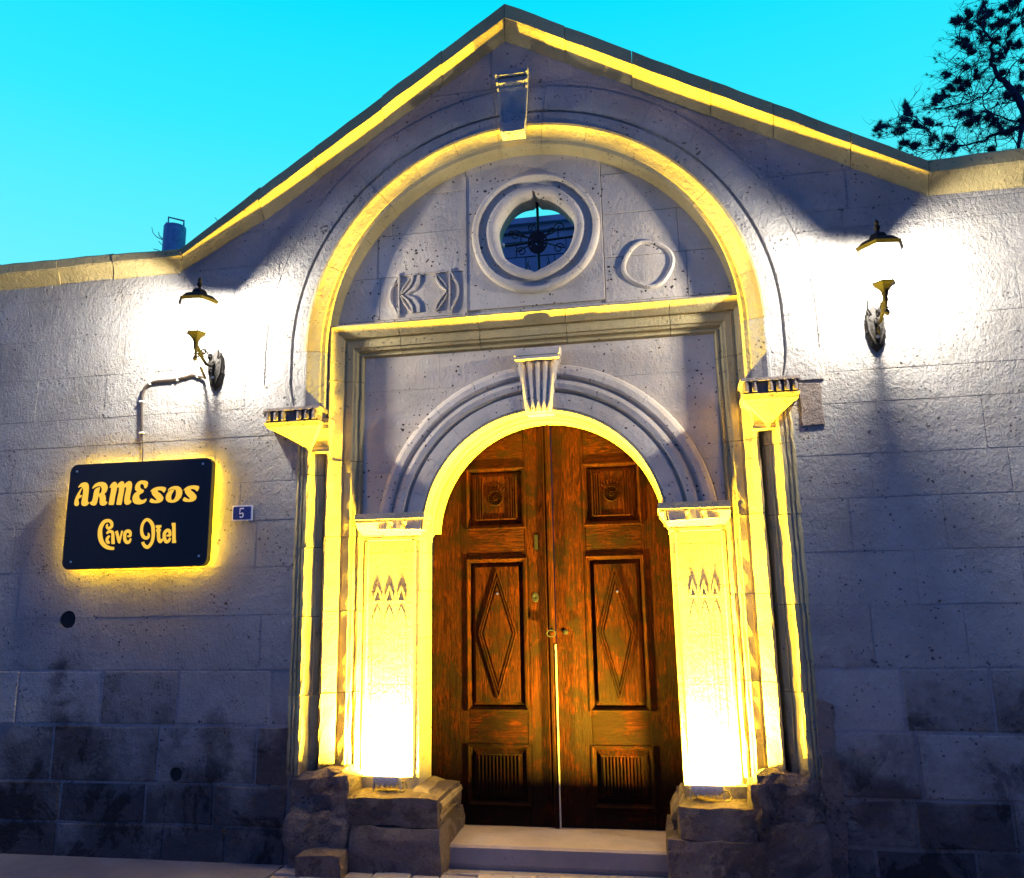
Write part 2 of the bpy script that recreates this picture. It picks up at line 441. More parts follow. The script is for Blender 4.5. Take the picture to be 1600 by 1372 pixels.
# ashlar courses
zs = [GZ-.02, .085, .336, .69, 1.043, 1.391, 1.702, 2.016, 2.28, 2.60, 2.80, 3.12, 3.42, 3.74, 3.87, 4.14, 4.42, 4.72, 5.05, 5.42]
random.seed(5)
kinkL, kinkR = -2.57, 2.545
def clean(poly): return dedupe(poly)
for ci, (z0, z1) in enumerate(zip(zs, zs[1:])):
    g = random.uniform(.0012, .0030) if z1 > 1.1 else random.uniform(.005, .010)
    x = -5.2-random.uniform(0, .3); cuts = [x]
    while x < 4.3:
        x += random.uniform(.42, .80); cuts.append(x)
    if z1 > 3.87 or z0 > 3.5:
        for kx in (kinkL, kinkR):
            cuts = [c for c in cuts if abs(c-kx) > .2]+[kx]
    cuts.sort()
    for x0, x1 in zip(cuts, cuts[1:]):
        for side_ in (-1, 1):
            lev = [z0+g+(z1-z0-2*g)*k/8 for k in range(9)]
            rows = []
            for z in lev:
                if side_ < 0: a, b = x0+g, min(x1-g, xl(z))
                else: a, b = max(x0+g, xr(z)), x1-g
                if b-a > .03: rows.append((a, b, z))
                elif rows and b-a <= .03 and len(rows) < 9 and side_: pass
            crown = AX
            if len(rows) < 2: continue
            # a stone that spans the axis above the crown is built once, from the left side
            if z0 > 4.98:
                if side_ > 0: continue
                rows = [(x0+g, x1-g, z) for z in (lev[0], lev[-1])]
            elif xl(lev[-1]) >= AX-.01 and x0 < AX < x1 and side_ < 0:
                pass
            poly = [(b, z) for a, b, z in rows]+[(a, z) for a, b, z in reversed(rows)]
            # coping line
            if z1 > 3.5:
                mx = (min(p[0] for p in poly)+max(p[0] for p in poly))/2
                if mx < kinkL: poly = clip_half(poly, 0, 1, 3.90)
                elif mx > kinkR: poly = clip_half(poly, 0, 1, 3.92)
                else:
                    for (ax, az), (bx, bz) in ((W_L[2], W_L[3]), (W_L[3], W_L[4]), (W_L[4], W_L[5])):
                        s = (bz-az)/(bx-ax)
                        if (ax, az) == W_L[2]:
                            continue
                        poly = clip_half(poly, -s, 1, az-s*ax+.02)
            poly = clean(poly)
            if len(poly) < 3 or area2(poly) < .003: continue
            # drop collinear level points on straight sides
            P2 = []
            n = len(poly)
            for i in range(n):
                a, b, c = poly[i-1], poly[i], poly[(i+1) % n]
                cr = (b[0]-a[0])*(c[1]-b[1])-(b[1]-a[1])*(c[0]-b[0])
                if abs(cr) > 2e-5: P2.append(b)
            if len(P2) < 3: continue
            P3 = rough_edges(P2, .22, .0035 if z1 > 1.1 else .007)
            if len(P3) > 34: P3 = P2
            bm = bmesh.new()
            y = random.uniform(-.0012, .001) if z1 > 1.1 else random.uniform(-.010, .004)
            prism(bm, P3, y, .05, .0022 if z1 > 1.1 else .006)
            o = mesh_obj('wall_stone', bm, M_wall, fac)
            for h, hx, hz in holes:
                if x0 < hx+.06 and x1 > hx-.06 and z0 < hz+.06 and z1 > hz-.06 and side_ < 0: bool_cut(o, [h])
for h in holes: bpy.data.objects.remove(h[0])
for hx, hz, hr in ((-3.278, 1.38, .060), (-2.385, .392, .043)):
    bm = bmesh.new(); lathe(bm, [(hr*.90, .012), (hr*.97, .010), (hr*.97, .02), (hr*.90, .022), (hr*.88, .29), (0, .292)], 0, 0, 18)
    for v in bm.verts: v.co = Vector((hx+v.co.x, v.co.z, hz+v.co.y))
    mesh_obj('hole_shade_lining', bm, M_hole, fac)  # black lining added so the inside of the hole reads as deep shade

# coping stones: fascia, drip and the cove under it
def cope_ring(s, seg):
    def at(P, k): a, b = P[seg], P[seg+1]; return (a[0]+(b[0]-a[0])*k, a[1]+(b[1]-a[1])*k)
    t, b, w = at(T_L, s), at(B_L, s), at(W_L, s)
    nx = .02
    R = [(t[0], .66, t[1]-.02), (t[0], -.08, t[1]+.004), (t[0], -.10, t[1]-.012), (b[0], -.103, b[1]+.012), (b[0], -.092, b[1])]
    for k in (.2, .45, .7, .88, 1):          # shallow cove down to the wall face
        yy = -.088+.086*k
        R.append((b[0]+(w[0]-b[0])*k, yy, b[1]+(w[1]-b[1])*k+.008*sin(pi*k)))
    R += [(w[0], .0, w[1]-.006), (w[0], .66, w[1]-.006)]
    return R
random.seed(11)
for seg in range(len(T_L)-1):
    a, b = T_L[seg], T_L[seg+1]; Ls = math.hypot(b[0]-a[0], b[1]-a[1]); k = max(1, round(Ls/.52))
    if Ls < .9: k = 1
    cuts = [0]+[(i+random.uniform(-.14, .14))/k for i in range(1, k)]+[1]
    for s0, s1 in zip(cuts, cuts[1:]):
        e = .0022/Ls; n = 4
        dz, dy = random.uniform(-.005, .005), random.uniform(-.005, .002)
        rings = []
        for q in range(n+1):
            s = s0+e+(s1-s0-2*e)*q/n
            j = random.uniform(-.004, .004)
            rings.append([(p[0], p[1]+(dy if p[1] < .3 else 0), p[2]+dz+(j if i in (1, 2, 3) else 0)) for i, p in enumerate(cope_ring(s, seg))])
        bm = bmesh.new(); loft(bm, rings)
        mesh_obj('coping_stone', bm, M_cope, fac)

# ------------------------------------------------------------------ great arch
def arch_ring(prof, cx, cz, ang, jit=0):
    return [(cx+r*cos(ang), y+jit, cz+r*sin(ang)) for r, y in prof]
great = [(1.385,.30),(1.385,.140),(1.394,.126),(1.396,.085),(1.400,.040),(1.406,.026),(1.412,.014),(1.436,.008),(1.442,.000),(1.500,-.018),(1.530,-.029),(1.546,-.030),(1.553,-.020),(1.60,-.019),(1.634,-.017),(1.640,.000),(1.650,.001),(1.658,-.015),(1.70,-.019),(1.78,-.018),(1.832,-.012),(1.840,.003),(1.850,.002),(1.856,-.004),(1.872,-.004),(1.872,.08),(1.60,.30)]
random.seed(3)
NV = 15
for k in range(NV):
    a0 = pi*k/NV; a1 = pi*(k+1)/NV; e = .0007
    dy = random.uniform(-.0012, .0012); n = 5
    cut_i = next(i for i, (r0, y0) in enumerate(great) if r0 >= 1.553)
    for prof_, mt_ in ((great[:cut_i+1]+[(1.5535,.30)], M_arch), ([(1.556,.30),(1.556,-.016)]+great[cut_i+1:], M_wall)):  # floodlit soffit band in yellowed stone, unlit hood in grey: light put into colour
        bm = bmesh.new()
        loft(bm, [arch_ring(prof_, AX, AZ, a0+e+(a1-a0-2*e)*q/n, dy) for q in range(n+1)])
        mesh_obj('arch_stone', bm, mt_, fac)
for sgn in (-1, 1):           # stilted foot of the ring, then the plastered springer that leans in to the bracket
    bm = bmesh.new()
    P = lambda z: [(AX+sgn*r, y, z) for r, y in great]
    def leaned(z, k): return [(AX+sgn*(r if r < 1.6 else 1.6+(r-1.6)*(1-k)), y if y > .1 or r < 1.6 else y*(1-k), z) for r, y in great]
    loft(bm, [leaned(2.745, .75), leaned(2.80, .55), leaned(2.88, .2), leaned(2.96, 0), P(3.02), P(AZ-.002)])
    mesh_obj('springer_stone', bm, M_wall, fac)
    # plastered shoulder outside the springer
    bm = bmesh.new()
    xo = -1.87 if sgn < 0 else 1.80
    prism(bm, [(AX+sgn*1.62, 2.755), (xo+sgn*.02, 2.755), (xo+sgn*.03, 2.81), (xo-sgn*.0, 3.0), (AX+sgn*1.70, 2.93)], -.012, .05, .006)
    mesh_obj('shoulder_stone', bm, M_wall, fac)

# outer engaged jamb mouldings
outer = [(1.622,.05),(1.622,.0),(1.606,-.006),(1.600,-.004),(1.597,.008),(1.590,.008),(1.587,-.006),(1.576,-.006),(1.573,.006),(1.566,.006),(1.562,-.006),(1.540,-.008),(1.530,-.002),(1.494,.034),(1.490,.042),(1.484,.042),(1.480,.036),(1.452,.062),(1.448,.075),(1.440,.10),(1.436,.15),(1.436,.352),(1.57,.352)]
random.seed(9)
for sgn in (-1, 1):
    z = .40
    while z < 2.50:
        z1 = min(2.66, z+random.uniform(.42, .55))
        if 2.66-z1 < .2: z1 = 2.66
        bm = bmesh.new(); n = 6; rings = []
        for q in range(n+1):
            zz = z+.002+(z1-z-.004)*q/n
            rings.append([(sgn*r-.005+random.uniform(-.0035, .0035), y+random.uniform(-.0035, .0035), zz) for r, y in outer])
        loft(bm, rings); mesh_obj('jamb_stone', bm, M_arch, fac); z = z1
        if z >= 2.66: break

# rectangular frame (three sides) with its cornice
fx, fz = 1.425, 3.375
fprof = [(0,.352),(0,.044),(.006,.034),(.016,.033),(.022,.040),(.084,.096),(.088,.118),(.104,.122),(.108,.112),(.150,.114),(.156,.126),(.172,.132),(.178,.150),(.190,.160),(.196,.150),(.206,.150),(.212,.170),(.222,.182),(.222,.352)]
FC = -.010
random.seed(13)
for sgn in (-1, 1):
    z = .40
    while True:
        z1 = z+random.uniform(.45, .6); last = z1 > 2.75
        if last: z1 = 2.98
        bm = bmesh.new(); rings = []
        n = 6
        for q in range(n+1):
            zz = z+.002+(z1-z-.004)*q/n
            rings.append([(FC+sgn*(fx-u)+random.uniform(-.003, .003), y+random.uniform(-.003, .003), zz) for u, y in fprof])
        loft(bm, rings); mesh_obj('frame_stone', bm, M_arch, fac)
        z = z1
        if last: break
    bm = bmesh.new()
    loft(bm, [[(FC+sgn*(fx-u), y, 2.982) for u, y in fprof], [(FC+sgn*(fx-u), y, fz-u) for u, y in fprof], [(FC+sgn*.93, y, fz-u) for u, y in fprof]])
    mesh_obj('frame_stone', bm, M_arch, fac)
xs = [-.928, -.36, .24, .928]
for x0, x1 in zip(xs, xs[1:]):
    bm = bmesh.new(); n = 5
    loft(bm, [[(FC+x0+.002+(x1-x0-.004)*q/n, y+random.uniform(-.0012, .0012), fz-u+random.uniform(-.001, .001)) for u, y in fprof] for q in range(n+1)])
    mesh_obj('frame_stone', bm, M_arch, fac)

# tympanum above the frame
TY = .130; TK = (5.031+TY)/(5.031+.345)
def tyx(x): return .752+(x-.752)*TK
def tyz(z): return 1.45+(z-1.45)*TK
def circ(cx, cz, r, n, a0=0, a1=2*pi, wob=0): return [(cx+(r+random.uniform(-wob, wob))*cos(a0+(a1-a0)*k/n), cz+(r+random.uniform(-wob, wob))*sin(a0+(a1-a0)*k/n)) for k in range(n)]
arch_poly = [(AX+1.58*cos(pi*k/40), max(3.30, AZ+1.58*sin(pi*k/40))) for k in range(41)]
arch_poly = dedupe(arch_poly)
WX, WZ, WR = tyx(.0), tyz(4.082), .275*TK
bm = bmesh.new(); prism(bm, arch_poly, TY+.010, .30, 0, [circ(WX, WZ, .40*TK, 40)])
mesh_obj('tympanum_core', bm, M_core, fac)
random.seed(17)
tz = [3.31, 3.42, 3.74, 4.06, 4.36, 4.62]
PX0, PX1, PZ0, PZ1 = tyx(-.515), tyx(.492), tyz(3.50), tyz(4.66)
def tstone(poly, ins=.0025):
    poly = clip_convex(poly, [(AX+1.42*cos(pi*k/40), AZ+1.42*sin(pi*k/40)) for k in range(41)]+[(AX-1.42, 3.0), (AX+1.42, 3.0)])
    poly = dedupe(poly)
    if len(poly) < 3 or area2(poly) < .002: return
    bm = bmesh.new(); prism(bm, poly, TY+random.uniform(-.002, .002), TY+.02, ins)
    mesh_obj('tympanum_stone', bm, M_tymp, fac)
for z0, z1 in zip(tz, tz[1:]):
    g = .0015
    if z0 < 3.4: edges = [(-1.6, -.7), (-.7, .1), (.1, .8), (.8, 1.6)]
    elif z0 > 4.5: edges = [(-1.2, PX0), (PX1, 1.2)]
    else:
        m_ = random.uniform(-1.12, -1.0) if z0 > 3.7 else -1.1; m2 = random.uniform(.95, 1.1) if z0 > 3.7 else 1.05
        edges = [(-1.6, m_), (m_, PX0), (PX1, m2), (m2, 1.6)]
    for x0, x1 in edges: tstone([(x0+g, z0+g), (x1-g, z0+g), (x1-g, z1-g), (x0+g, z1-g)])
# window stone: a square slab with the ringed round opening
slab = clip_convex([(PX0+.004, PZ0+.022), (PX1-.004, PZ0+.022), (PX1-.004, PZ1+.1), (PX0+.004, PZ1+.1)], [(AX+1.42*cos(pi*k/40), AZ+1.42*sin(pi*k/40)) for k in range(41)]+[(AX-1.42, 3.0), (AX+1.42, 3.0)])
random.seed(4)
bm = bmesh.new(); prism(bm, dedupe(slab), TY-.007, TY+.012, .003, [circ(WX, WZ, .465*TK, 48)])
mesh_obj('window_slab', bm, M_tymp, fac)
ring = [(.472,.40),(.472,.340),(.468,.318),(.455,.306),(.438,.304),(.424,.314),(.416,.334),(.404,.348),(.385,.350),(.372,.340),(.362,.322),(.345,.312),(.318,.312),(.298,.322),(.284,.345),(.280,.40),(.286,.60),(.40,.602)]
N4 = 4
for k in range(N4):
    a0, a1 = pi/4+2*pi*k/N4, pi/4+2*pi*(k+1)/N4; e = .003; n = 14
    bm = bmesh.new(); rr = []
    for q in range(n+1):
        a = a0+e+(a1-a0-2*e)*q/n
        w = .006*sin(3*a+1)+.004*sin(7*a)
        # small nicks where the old lead pins sat, top and bottom
        nick = .030*math.exp(-((a-pi/2)/.06)**2)+.020*math.exp(-((a-3*pi/2)/.05)**2)
        rr.append([(WX+(r*TK+(w+nick if r < .31 else w*.4))*cos(a), (y-.350)*(1 if y < .39 else .75)+TY, WZ+(r*TK+(w+nick if r < .31 else w*.4))*sin(a)) for r, y in ring])
    loft(bm, rr); mesh_obj('window_ring_stone', bm, M_tymp, fac, smooth=True)
# raised edge strip left of the slab and patched strip
bm = bmesh.new(); box(bm, PX0-.020, PX0+.003, TY-.012, TY+.002, 3.40, 4.46); mesh_obj('slab_edging', bm, M_tymp, fac)

# carved cartouche on the left: straight bars and cusped scroll ends, raised
def ribbon(bm, pts, w, y0, y1):
    """raised ribbon along an (x, z) path"""
    n = len(pts); lo, hi = [], []
    for i, p in enumerate(pts):
        a = pts[max(0, i-1)]; b = pts[min(n-1, i+1)]; d = Vector((b[0]-a[0], b[1]-a[1])).normalized(); nn = Vector((-d.y, d.x))
        ww = (w[i] if isinstance(w, (list, tuple)) else w)/2
        lo.append((p[0]-nn.x*ww, p[1]-nn.y*ww)); hi.append((p[0]+nn.x*ww, p[1]+nn.y*ww))
    sec = []
    for i in range(n):
        l_, h_ = lo[i], hi[i]; mx_, mz_ = (l_[0]+h_[0])/2, (l_[1]+h_[1])/2
        q = .55
        sec.append([(l_[0], y1, l_[1]), (mx_+(l_[0]-mx_)*q, y0, mz_+(l_[1]-mz_)*q), (mx_+(h_[0]-mx_)*q, y0, mz_+(h_[1]-mz_)*q), (h_[0], y1, h_[1])])
    loft(bm, sec)
cx0, cz0 = tyx(-.835), tyz(3.685)
cart = empty('carved_cartouche', (cx0, TY, cz0)); cart.parent = fac
def arcpts(cx, cz, rx, rz, a0, a1, n=9): return [(cx+rx*cos(a0+(a1-a0)*k/n), cz+rz*sin(a0+(a1-a0)*k/n)) for k in range(n+1)]
for sgn in (-1, 1):
    bm = bmesh.new()
    X = lambda u: cx0+sgn*u
    ribbon(bm, [(X(.185), cz0-.145), (X(.185), cz0+.145)], .016, TY-0.017, TY+.002)
    # outer double cusp
    for k, off in enumerate((0, .028)):
        pts = [(X(.190+off*.2), cz0+.165-off), (X(.192+off), cz0+.115-off)]+[(X(.190+off*.3+.052*cos(t)), cz0+.095*sin(t)) for t in [pi/2*.9-pi*.9*q/8 for q in range(9)]]+[(X(.192+off), cz0-.115+off), (X(.190+off*.2), cz0-.165+off)]
        ribbon(bm, pts, .013, TY-0.014-k*.003, TY+.002)
    # two pairs of leaves towards the middle
    for sz in (-1, 1):
        ribbon(bm, [(X(.175), cz0+sz*.008), (X(.150), cz0+sz*.06), (X(.108), cz0+sz*.115), (X(.085), cz0+sz*.138)], .013, TY-0.015, TY+.002)
        ribbon(bm, [(X(.165), cz0+sz*.004), (X(.120), cz0+sz*.045), (X(.090), cz0+sz*.095), (X(.082), cz0+sz*.140)], [.012,.02,.02,.012], TY-0.020, TY+.002)
        if sgn < 0: ribbon(bm, [(X(.145), cz0), (X(.085), cz0+sz*.035), (X(.050), cz0+sz*.085), (X(.045), cz0+sz*.140)], [.02,.04,.045,.04], TY-0.012, TY+.002)
    mesh_obj('scroll_carving', bm, M_tymp, cart)
bm = bmesh.new(); ribbon(bm, [(cx0-.17, cz0+.148), (cx0+.17, cz0+.150)], .010, TY-0.008, TY+.002); mesh_obj('cartouche_edge', bm, M_tymp, cart)
# carved roundel on the right
rx0, rz0 = tyx(.797), tyz(3.762)
bm = bmesh.new()
random.seed(8)
rg = []
for k in range(41):
    a = 2*pi*k/40; r = .158+.006*sin(4*a+.6)
    rg.append([(rx0+(r+d_)*cos(a), y, rz0+(r+d_)*sin(a)) for d_, y in ((.020,TY+0.002),(.014,TY-0.010),(.004,TY-0.016),(-.008,TY-0.012),(-.014,TY+0.002))])
loft(bm, rg, True, False)
rd = mesh_obj('carved_roundel', bm, M_tymp, fac, smooth=True)
for ca in (.62*pi, .35*pi, 1.33*pi, 1.70*pi):
    bm = bmesh.new(); r = .172
    ribbon(bm, [(rx0+r*cos(ca-.13), rz0+r*sin(ca-.13)), (rx0+(r+.014)*cos(ca), rz0+(r+.014)*sin(ca)), (rx0+r*cos(ca+.13), rz0+r*sin(ca+.13))], [.004, .020, .004], .328, TY+.002)
    mesh_obj('leaf_carving', bm, M_tymp, rd)

# wrought window grille with its medallion, in the depth of the wall
gr = empty('window_grille', (WX, .25, WZ)); gr.parent = fac
bm = bmesh.new(); tube(bm, [(WX+.006, .25, WZ-.29), (WX+.004, .25, WZ+.29)], .010, 6); mesh_obj('bar', bm, M_black, gr)
bm = bmesh.new(); tube(bm, [(WX-.29, .262, WZ-.02), (WX+.29, .262, WZ+.01)], .009, 6); mesh_obj('bar', bm, M_black, gr)
bm = bmesh.new(); box(bm, -.012, .012, -.012, .012, -.012, .012); 
for v in bm.verts: v.co += Vector((WX-.250, .24, WZ-.02))
mesh_obj('fixing_block', bm, M_clip, gr)
bm = bmesh.new()
tear = [(.016*sin(t)*(1 if cos(t) < .3 else .72), -.006+.024*-cos(t)) for t in [2*pi*k/12 for k in range(12)]]
prism(bm, [(WX+.072*cos(2*pi*k/28), WZ-.022+.086*sin(2*pi*k/28)) for k in range(28)], .234, .244, .002,
      [[(WX+.001+p[0], WZ-.030-p[1]) for p in tear]]+[[(WX+hx+.0062*cos(2*pi*k/8), WZ-.022+hz+.0062*sin(2*pi*k/8)) for k in range(8)] for hx, hz in ((-.052,.022),(-.055,-.002),(-.050,-.026),(.052,.022),(.055,-.002),(.050,-.026))])
mesh_obj('medallion', bm, M_black, gr)
def scroll(cx, cz, s, fl, turns=1.35):
    pts = []
    for k in range(22):
        t = k/21; r = s*(1-.86*t); a = turns*2*pi*t
        pts.append((cx+fl*r*cos(a), .255, cz+r*sin(a)))
    return pts
for (sx, sz, s, fl) in ((-.16,.055,.042,1),(.16,.085,.040,-1),(-.12,-.075,.040,-1),(.15,-.075,.042,1),(-.045,.10,.030,1),(-.19,.075,.02,-1),(.10,.06,.03,1)):
    bm = bmesh.new(); p = scroll(WX+sx, WZ+sz, s, fl); p = [(WX+sx*.25, .255, WZ+sz*.25)]+p
    tube(bm, p, .0045, 5); mesh_obj('scroll', bm, M_black, gr)
for sx, h, lean in ((-.10,.12,.03),(-.05,.09,-.02),(.05,.10,.02),(.10,.14,-.03),(.14,.12,.02)):
    bm = bmesh.new(); tube(bm, [(WX+sx, .255, WZ-.27), (WX+sx+lean*.4, .255, WZ-.22), (WX+sx+lean, .255, WZ-.27+h)], .0035, 5); mesh_obj('stem', bm, M_black, gr)

# ------------------------------------------------------------------ spandrel panel round the door arch
random.seed(19)
bm = bmesh.new()
archp = [(DX+1.09*cos(pi*k/32), DZ+1.09*sin(pi*k/32)) for k in range(33)]
prism(bm, [(FC-1.21, 1.90), (archp[-1][0], 1.90)]+archp[::-1]+[(FC+1.21, 1.90), (FC+1.21, 3.17), (FC-1.21, 3.17)], .186, .352)
mesh_obj('panel_core', bm, M_core, fac)
pzs = [2.03, 2.33, 2.64, 2.91, 3.162]
for z0, z1 in zip(pzs, pzs[1:]):
    g = .0006
    for sgn in (-1, 1):
        rows = []
        for k in range(9):
            z = z0+g+(z1-z0-2*g)*k/8
            R = 1.130; w = sqrt(max(0, R*R-(z-DZ)**2)) if abs(z-DZ) < R else 0
            a, b = (FC-1.206, DX-w-.001) if sgn < 0 else (DX+w+.001, FC+1.206)
            if z-DZ > R: a, b = (FC-1.206, DX-.11) if sgn < 0 else (DX+.11, FC+1.206)
            if b-a > .01: rows.append((a, b, z))
        a_, b_ = rows[0][0], rows[0][1]
        splits = [None] if (max(r[1]-r[0] for r in rows) < .6) else [random.uniform(-.75, -.45) if sgn < 0 else random.uniform(.5, .8)]
        poly = [(b, z) for a, b, z in rows]+[(a, z) for a, b, z in rows[::-1]]
        parts = [poly] if splits[0] is None else [clip_half(poly, 1, 0, splits[0]-g), clip_half(poly, -1, 0, -splits[0]-g)]
        for p in parts:
            p = dedupe(p)
            if len(p) < 3 or area2(p) < .002: continue
            bm = bmesh.new(); prism(bm, p, .175+random.uniform(-.0006, .0006), .19, .0012); mesh_obj('panel_stone', bm, M_tymp, fac)
# archivolt: voussoirs with three fillets, deep soffit with a rebate
door_prof = [(.780,.50),(.778,.34),(.792,.335),(.792,.30),(.780,.29),(.778,.240),(.800,.228),(.802,.172),(.784,.160),(.782,.125),(.786,.096),(.792,.079),(.860,.081),(.905,.085),(.912,.086),(.916,.116),(.926,.120),(.932,.106),(.944,.084),(.978,.080),(1.004,.088),(1.010,.112),(1.016,.120),(1.026,.118),(1.032,.098),(1.046,.090),(1.085,.096),(1.112,.112),(1.124,.135),(1.126,.172),(1.126,.50)]
NV = 11
for k in range(NV):
    a0, a1 = pi*(.012+.976*k/NV), pi*(.012+.976*(k+1)/NV); e = .0009; n = 5; dy = random.uniform(-.001, .001)
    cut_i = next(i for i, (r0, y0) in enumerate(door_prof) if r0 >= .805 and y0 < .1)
    for prof_, mt_ in ((door_prof[:cut_i]+[(.806,.082),(.806,.50)], M_arch), ([(.808,.50),(.808,.083),(.812,.0795)]+door_prof[cut_i:], M_tymp)):  # lit intrados takes the yellowed stone, unlit front the grey: painted light
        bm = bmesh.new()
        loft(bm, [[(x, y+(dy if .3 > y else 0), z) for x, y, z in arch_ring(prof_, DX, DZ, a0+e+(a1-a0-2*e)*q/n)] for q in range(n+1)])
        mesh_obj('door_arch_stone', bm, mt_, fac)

# keystones
def keystone_outer():
    ks = empty('outer_keystone', (-.08, 0, 4.88)); ks.parent = fac
    prof = [(.03,4.625),(-.078,4.628),(-.088,4.645),(-.080,4.700),(-.058,4.735),(-.052,4.80),(-.050,4.90),(-.052,4.98),(-.060,5.00),(-.058,5.02),(-.078,5.035),(-.074,5.062),(-.060,5.07),(-.060,5.082),(-.086,5.092),(-.080,5.130),(.03,5.132)]
    def X(z, s): t = (z-4.625)/.5; return -.080+s*(.082+.036*t)
    bm = bmesh.new(); loft(bm, [[(X(z, -1)+.014, y, z) for y, z in prof], [(X(z, 1)-.014, y, z) for y, z in prof]])
    mesh_obj('scroll_face', bm, M_wall, ks)
    for s in (-1, 1):
        bm = bmesh.new(); loft(bm, [[(X(z, s)-s*.0138, y-.010 if y < 0 else y, z) for y, z in prof], [(X(z, s), y-.010 if y < 0 else y, z) for y, z in prof]])
        mesh_obj('edge_fillet', bm, M_wall, ks)
keystone_outer()
ks = empty('inner_keystone', (DX, .1, 2.9)); ks.parent = fac
def KX(z, s): t = (z-2.68)/.36; return .031+s*(.090+.050*min(1, t))
bm = bmesh.new(); rings = []
for q in range(9):
    t = q/8; z = 2.678+t*.352; yb = .062+.012*t
    row = []
    nfl = 5
    for k in range(nfl*6+1):
        u = k/(nfl*6); fl = abs(sin(pi*u*nfl))
        row.append((KX(z, -1)+(KX(z, 1)-KX(z, -1))*u, yb+.022*(1-fl) - .012*sin(pi*t)*0, z))
    rings.append(row+[(KX(z, 1), .30, z), (KX(z, -1), .30, z)])
loft(bm, rings); mesh_obj('fluted_face', bm, M_tymp, ks)
bm = bmesh.new()
loft(bm, [[(x0_, y0_, z), (x1_, y0_, z), (x1_, .17, z), (x0_, .17, z)] for z, x0_, x1_, y0_ in ((3.030,-.112,.172,.066),(3.036,-.118,.178,.050),(3.055,-.118,.178,.053),(3.060,-.112,.172,.058),(3.064,-.122,.182,.052),(3.112,-.126,.188,.059),(3.118,-.122,.184,.064))])
mesh_obj('cap_moulding', bm, M_tymp, ks)

# brackets (impost capitals) of the great arch
for sgn in (-1, 1):
    xo, xi = (-1.822, -1.435) if sgn < 0 else (1.652, 1.320)
    b = empty('impost_bracket', ((xo+xi)/2, 0, 2.7)); b.parent = fac
    # fluted slab: upright lobes side by side
    n = 7; w = (xi-xo)/n
    bm = bmesh.new()
    lo, hi = min(xo, xi), max(xo, xi)
    loft(bm, [[(x0_, y0_, z), (x1_, y0_, z), (x1_, .20, z), (x0_, .20, z)] for z, x0_, x1_, y0_ in ((2.652,lo,hi,-.105),(2.664,lo-.004,hi+.004,-.112),(2.672,lo+.004,hi-.004,-.100),(2.735,lo+.004,hi-.004,-.100),(2.742,lo-.008,hi+.008,-.124),(2.762,lo-.008,hi+.008,-.120),(2.785,lo+.05,hi-.02,-.002))])
    mesh_obj('abacus', bm, M_base, b)
    for k in range(n):
        if (sgn, k) in ((-1, 3), (1, 4)): continue       # broken away
        xa = xo+w*(k+.10); xb = xo+w*(k+.90); hgt = random.uniform(.055, .062)
        bm = bmesh.new(); a_, c_ = min(xa, xb), max(xa, xb)
        loft(bm, [[(a_+(c_-a_)*t, -.104-.020*sin(pi*t)**.5, z) for t in (0,.2,.5,.8,1)]+[(c_, -.09, z), (a_, -.09, z)] for z in (2.676, 2.676+hgt)])
        mesh_obj('flute', bm, M_base, b)
    # tapering corbel below
    bm = bmesh.new()
    ax_ = -1.535 if sgn < 0 else 1.470
    lv = [(2.651, 1.0, -.094), (2.632, .97, -.090), (2.62, .86, -.078), (2.56, .46, -.045), (2.50, .12, -.012), (2.478, .04, -.008)]
    loft(bm, [[(ax_+(lo-ax_)*k, y, z), (ax_+(lo-ax_)*k*.5+(hi-ax_)*k*.5, y-.012*k, z), (ax_+(hi-ax_)*k, y, z), (ax_+(hi-ax_)*k, .2, z), (ax_+(lo-ax_)*k, .2, z)] for z, k, y in lv])
    mesh_obj('corbel', bm, M_arch, b)
    # column capital that turns into the reveal
    bm = bmesh.new(); q0, q1 = (-1.535, -1.405) if sgn < 0 else (1.385, 1.515)
    loft(bm, [[(q0-e_, y, z), (q1+e_*.6, y, z), (q1+e_*.6, .2, z), (q0-e_, .2, z)] for z, e_, y in ((2.46,0,.020),(2.47,.008,.008),(2.49,.008,.008),(2.50,.0,.016),(2.56,.010,.0),(2.62,.022,-.03),(2.635,.022,-.03),(2.66,.024,-.034),(2.69,.024,-.034))])
    mesh_obj('column_capital', bm, M_arch, b)
# plaster patch beside the right bracket
bm = bmesh.new(); prism(bm, rough_edges([(1.665, 2.47), (1.80, 2.475), (1.795, 2.735), (1.668, 2.74)], .05, .006), -.012, .04, .004)
mesh_obj('patched_stone', bm, M_base, fac)

